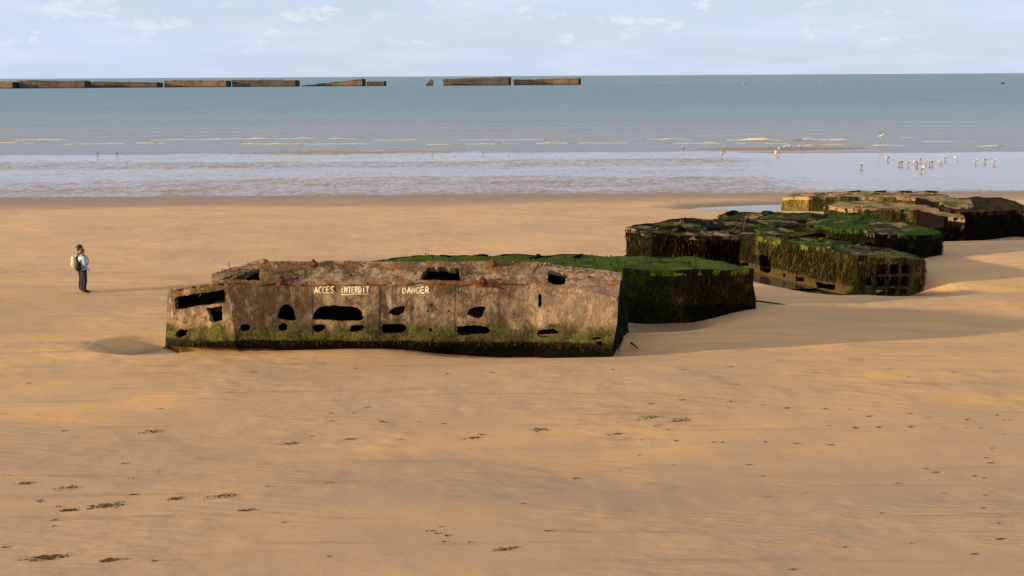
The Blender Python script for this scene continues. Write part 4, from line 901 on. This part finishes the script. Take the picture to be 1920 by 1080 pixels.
def person(px, py, face_deg, H, label, jacket, trousers, kind):
    p = ground(px, py); root = empty('person', p, label, 'person'); k = H/1.72; Rm = Matrix.Rotation(math.radians(face_deg), 3, 'Z') @ Matrix.Scale(k, 3)
    # local frame: +x is the way the body faces, y is its left
    leg = lambda s_: [(0, 0, .93, .125, .14), (.0, s_*.09, .86, .088), (.015, s_*.10, .48, .056), (-.02, s_*.105, .27, .052), (-.03, s_*.105, .08, .038), (.07, s_*.115, .035, .036), (.16, s_*.125, .03, .028)]
    arm = lambda s_, q=0.: [(0, 0, 1.36, .115+q, .15+q), (-.01, s_*.17, 1.40, .058+q), (-.04, s_*.225, 1.13, .043+q), (.10, s_*.19, .95, .033+q)]
    def hand(s_):
        b_ = (.10, s_*.19, .95, .033); pm = (.15, s_*.17, .90, .030, .018); out = [[b_, pm]]
        for j in range(4):
            o_ = (j-1.5)*.018; out.append([pm, (.175+.002*j, s_*.165+o_*.4, .875+o_, .0095), (.20-.004*abs(j-1.2), s_*.15+o_*.3, .855+o_, .0085), (.195-.006*abs(j-1.2), s_*.13, .84+o_, .0075)])
        out.append([pm, (.15, s_*.14, .905, .010), (.17, s_*.125, .90, .0085)]); return out
    torso = [(0, 0, .93, .125, .14), (.0, 0, 1.10, .105, .135), (0, 0, 1.36, .115, .15), (-.005, 0, 1.47, .055), (.005, 0, 1.54, .058), (.015, 0, 1.60, .083, .074), (.01, 0, 1.67, .070, .066)]
    nose = [(.015, 0, 1.60, .083, .074), (.095, 0, 1.598, .016), (.112, 0, 1.585, .010)]
    ear = lambda s_: [(.015, 0, 1.60, .083, .074), (.005, s_*.080, 1.60, .014), (.0, s_*.088, 1.612, .010)]
    skinned('body', [torso, leg(1), leg(-1), arm(1), arm(-1), nose, ear(1), ear(-1)]+hand(1)+hand(-1), M_SKIN, root, Rm, p)
    fb = MB()
    for s_ in (-1, 1): fb.ball((.093, s_*.030, 1.618), (.008, .012, .007), None, 8, 5)
    fb.ball((.096, 0, 1.560), (.008, .024, .006), None, 8, 5)
    o = fb.build('eyes_and_mouth', M_BLACK, origin=(0, 0, 0)); o.data.transform(Rm.to_4x4()); o.parent = root
    skinned('trousers', [[(0, 0, .97, .135, .155), (0, 0, .90, .14, .16), (.0, s_*.09, .82, .105), (.018, s_*.10, .48, .078), (-.018, s_*.105, .27, .070), (-.025, s_*.105, .11, .066)] for s_ in (1, -1)], trousers, root, Rm, p)
    for s_ in (-1, 1):
        skinned('boot', [[(-.035, s_*.108, .17, .056), (-.035, s_*.108, .07, .058), (.05, s_*.115, .045, .048), (.15, s_*.125, .04, .040), (.20, s_*.128, .035, .028)]], M_BOOT, root, Rm, p)
    jk = [[(0, 0, .84, .165, .19), (0, 0, .95, .16, .185), (0, 0, 1.12, .150, .175), (-.005, 0, 1.33, .150, .185), (-.01, 0, 1.45, .085, .09), (-.01, 0, 1.49, .070, .07)]]
    for s_ in (1, -1): jk.append([(-.005, 0, 1.33, .150, .185), (-.01, s_*.18, 1.38, .080), (-.04, s_*.245, 1.13, .066), (.09, s_*.21, .96, .054), (.13, s_*.185, .925, .046)])
    if kind == 'hood': jk.append([(-.01, 0, 1.45, .085, .09), (-.09, 0, 1.43, .075, .10), (-.13, 0, 1.38, .045, .07)])
    skinned('jacket', jk, jacket, root, Rm, p)
    hb = MB()
    def hf(q): return q+noise.noise_vector(q*25)*.012
    hb.ball((-.008, 0, 1.635), (.100, .092, .098), Matrix.Rotation(-.35, 3, 'Y'), 14, 10, fn=hf); hb.ball((-.055, 0, 1.57), (.055, .075, .07), None, 10, 8, fn=hf)
    # keep face clear: push front-lower vertices inside the head
    hb.v = [Vector((min(v.x, .035 if v.z < 1.665 else .099), v.y, v.z)) for v in hb.v]
    o = hb.build('hair', M_HAIRB, origin=(0, 0, 0), smooth=True); o.data.transform(Rm.to_4x4()); o.parent = root
    if kind == 'cap':
        cb = MB(); cb.ball((-.0, 0, 1.675), (.112, .104, .085), None, 14, 8); cb.v = [Vector((v.x, v.y, max(v.z, 1.665))) for v in cb.v]
        n0 = 16; vs = []
        for rr_ in (.085, .165):
            for j in range(n0):
                q = 2*math.pi*j/n0; vs.append((rr_*math.cos(q), rr_*.92*math.sin(q), 1.665-(.018 if rr_ > .1 else 0)))
        vs += [(x, y, z+.010) for x, y, z in vs]
        cb.add(vs, [(j, (j+1) % n0, n0+(j+1) % n0, n0+j) for j in range(n0)]+[(2*n0+n0+j, 2*n0+n0+(j+1) % n0, 2*n0+(j+1) % n0, 2*n0+j) for j in range(n0)]+[(n0+j, n0+(j+1) % n0, 3*n0+(j+1) % n0, 3*n0+j) for j in range(n0)])
        o = cb.build('hat', M_CAP, origin=(0, 0, 0), smooth=True); o.data.transform(Rm.to_4x4()); o.parent = root
    return root, p, Rm
def rucksack(p, Rm, c, sz, mat, label, strap=True):
    root = empty('backpack', p+Rm @ Vector((c[0], c[1], c[2]-sz[2])), label, 'backpack'); off = root.location
    def put(mb, nm):
        o = mb.build(nm, mat, origin=(0, 0, 0), smooth=True); o.data.transform(Rm.to_4x4()); o.data.transform(Matrix.Translation(p-off)); o.parent = root
    def sq(q):
        return Vector((math.copysign(abs(q.x/sz[0])**.6*sz[0], q.x), math.copysign(abs(q.y/sz[1])**.6*sz[1], q.y), math.copysign(abs(q.z/sz[2])**.7*sz[2], q.z)))
    b = MB(); b.ball(c, sz, None, 16, 12, fn=sq); put(b, 'bag')
    b = MB(); b.ball((c[0]-sz[0]*.9, c[1], c[2]-sz[2]*.35), (sz[0]*.5, sz[1]*.75, sz[2]*.45), None, 12, 8); put(b, 'front_pocket')
    for s_ in (-1, 1):
        b = MB(); b.tube([(c[0]+.02, c[1]+s_*.08, c[2]+sz[2]*.8), (-.03, s_*.12, 1.475), (.12, s_*.13, 1.42), (.165, s_*.14, 1.28), (.13, s_*.16, 1.12), (c[0]+.06, c[1]+s_*.13, c[2]-sz[2]*.6)], .018, 6); put(b, 'shoulder_strap')
r1, p1, R1 = person(158.5, 548.8, 38, 1.68, 'person in a pale blue hooded jacket, nearer one of the couple on the sand', M_LBLUE, M_NAVY, 'hood')
pp = p1
r2, p2, R2 = person(153.5, 546.4, 30, 1.76, 'person in dark brimmed hat and navy top, half hidden behind the pale blue jacket', M_NAVY, M_NAVY, 'cap')
rucksack(p1, R1, (-.215, -.06, 1.05), (.085, .13, .19), M_BLACK, 'small black backpack on the back of the pale blue jacket')
rucksack(p2, R2, (-.22, .04, 1.12), (.085, .14, .21), M_CREAM, 'cream backpack on the back of the person in the brimmed hat')

# ------------------------------------------------------------------ weed wrack on the sand
M_WRACK = weed_mat('beach_wrack', (.07, .042, .018), (.15, .095, .045), (.26, .17, .085))
def clump(mb, px, py, wx, n, r_, spread=.30):
    for _ in range(n):
        q_ = r_.triangular(-1, 1, 0)*wx; g = ground(px+q_, py-q_*.10+r_.triangular(-1, 1, 0)*(wx*.12+.5))
        a = r_.uniform(-.35, .35)+(math.pi if r_.random() < .5 else 0); ln = r_.uniform(.02, .09); w_ = r_.uniform(.004, .013); d = Vector((math.cos(a), math.sin(a)*.6, 0)); t_ = Vector((-d.y, d.x, 0))*w_/.5
        h = r_.uniform(.003, .014); q = g+Vector((0, 0, .006))
        mb.add([q-t_, q+t_, q+d*ln*.5+t_*.8+Vector((0, 0, h)), q+d*ln*.5-t_*.8+Vector((0, 0, h)), q+d*ln+Vector((0, 0, .004))], [(0, 1, 2, 3), (3, 2, 4)])
r = random.Random(12)
for px_, py_, w_, n_, lab in (
    (128, 957, 20, 70, 'short dark seaweed clump at the left end of the long wrack pair'), (195, 949, 42, 130, 'long dark seaweed clump rising to the right at lower left'),
    (88, 1046, 42, 160, 'thickest dark seaweed clump in the bottom left corner'), (208, 1050, 26, 60, 'brown seaweed clump just right of the thickest corner clump'),
    (330, 935, 18, 60, 'small dense seaweed clump left of the thin streak at lower left'), (415, 931, 36, 70, 'thin straight streak of seaweed at lower left'),
    (285, 810, 30, 55, 'thin seaweed streak on the sand below the left end of the front wreck'), (540, 832, 22, 40, 'curved little seaweed clump below the front wreck'),
    (462, 957, 18, 35, 'reddish brown scrap of seaweed right of the thin streak'), (45, 907, 20, 40, 'seaweed scraps at the left border of the view'),
    (1220, 783, 26, 50, 'dark seaweed streak right of centre on the sand'), (1275, 788, 30, 55, 'dark seaweed streak ending the row right of centre'),
    (1010, 806, 24, 40, 'thin seaweed streak in the centre of the sand'), (1155, 814, 18, 30, 'short seaweed smear below the streaks right of centre'),
    (945, 1030, 26, 45, 'scattered seaweed tuft at bottom centre'), (130, 915, 36, 45, 'loose sparse seaweed scatter at lower left'),
    (885, 822, 26, 28, 'faint seaweed streak left of the centre of the sand'), (655, 824, 16, 22, 'very small seaweed scrap below the painted letters')):
    mb = MB(); clump(mb, px_, py_, w_, int(n_*.75), r); g = ground(px_, py_); tag(mb.build('seaweed_clump', M_WRACK, origin=g), lab, 'seaweed', 'seaweed clumps on the sand')
mb = MB()
for _ in range(90):
    px_ = r.uniform(-40, 1960); py_ = 690+390*r.random()**.8
    if noise.noise(Vector((px_*.004, py_*.012, 3))) < -.1: continue
    clump(mb, px_, py_, r.uniform(1.5, 8), r.randint(1, 7), r)
for (xa, ya, xb, yb, n_) in ((1280, 750, 1920, 795, 12), (1540, 797, 1900, 800, 7), (1870, 780, 1850, 1070, 10), (640, 792, 900, 795, 5), (1200, 830, 1600, 835, 7), (1130, 690, 1920, 700, 6), (800, 1000, 900, 1020, 5), (400, 692, 1100, 700, 8)):  # rows of flat chips standing in for footprint marks
    for i in range(n_):
        t = i/n_; clump(mb, xa+(xb-xa)*t+r.uniform(-25, 25), ya+(yb-ya)*t+r.uniform(-5, 5), r.uniform(3, 7), r.randint(2, 7), r)
tag(mb.build('seaweed_and_footprint_marks', M_WRACK), kind='stuff')
M_WOOD = simple('driftwood', (.05, .035, .025), .9, .4, 8)
for (x0, y0, x1, y1, lab) in ((1183, 650, 1197, 655, 'short dark stick poking from the sand at the right foot of the front wreck'), (1412, 570, 1472, 572, 'thin dark stick lying by the right foot of the green topped wreck')):
    a = ground(x0, y0); e = ground(x1, y1); b = MB(); b.tube([a+Vector((0, 0, .12)), a.lerp(e, .5)+Vector((0, 0, .07)), e+Vector((0, 0, .02))], [.035, .028, .015], 6); tag(b.build('driftwood_stick', M_WOOD, origin=a), lab, 'stick')
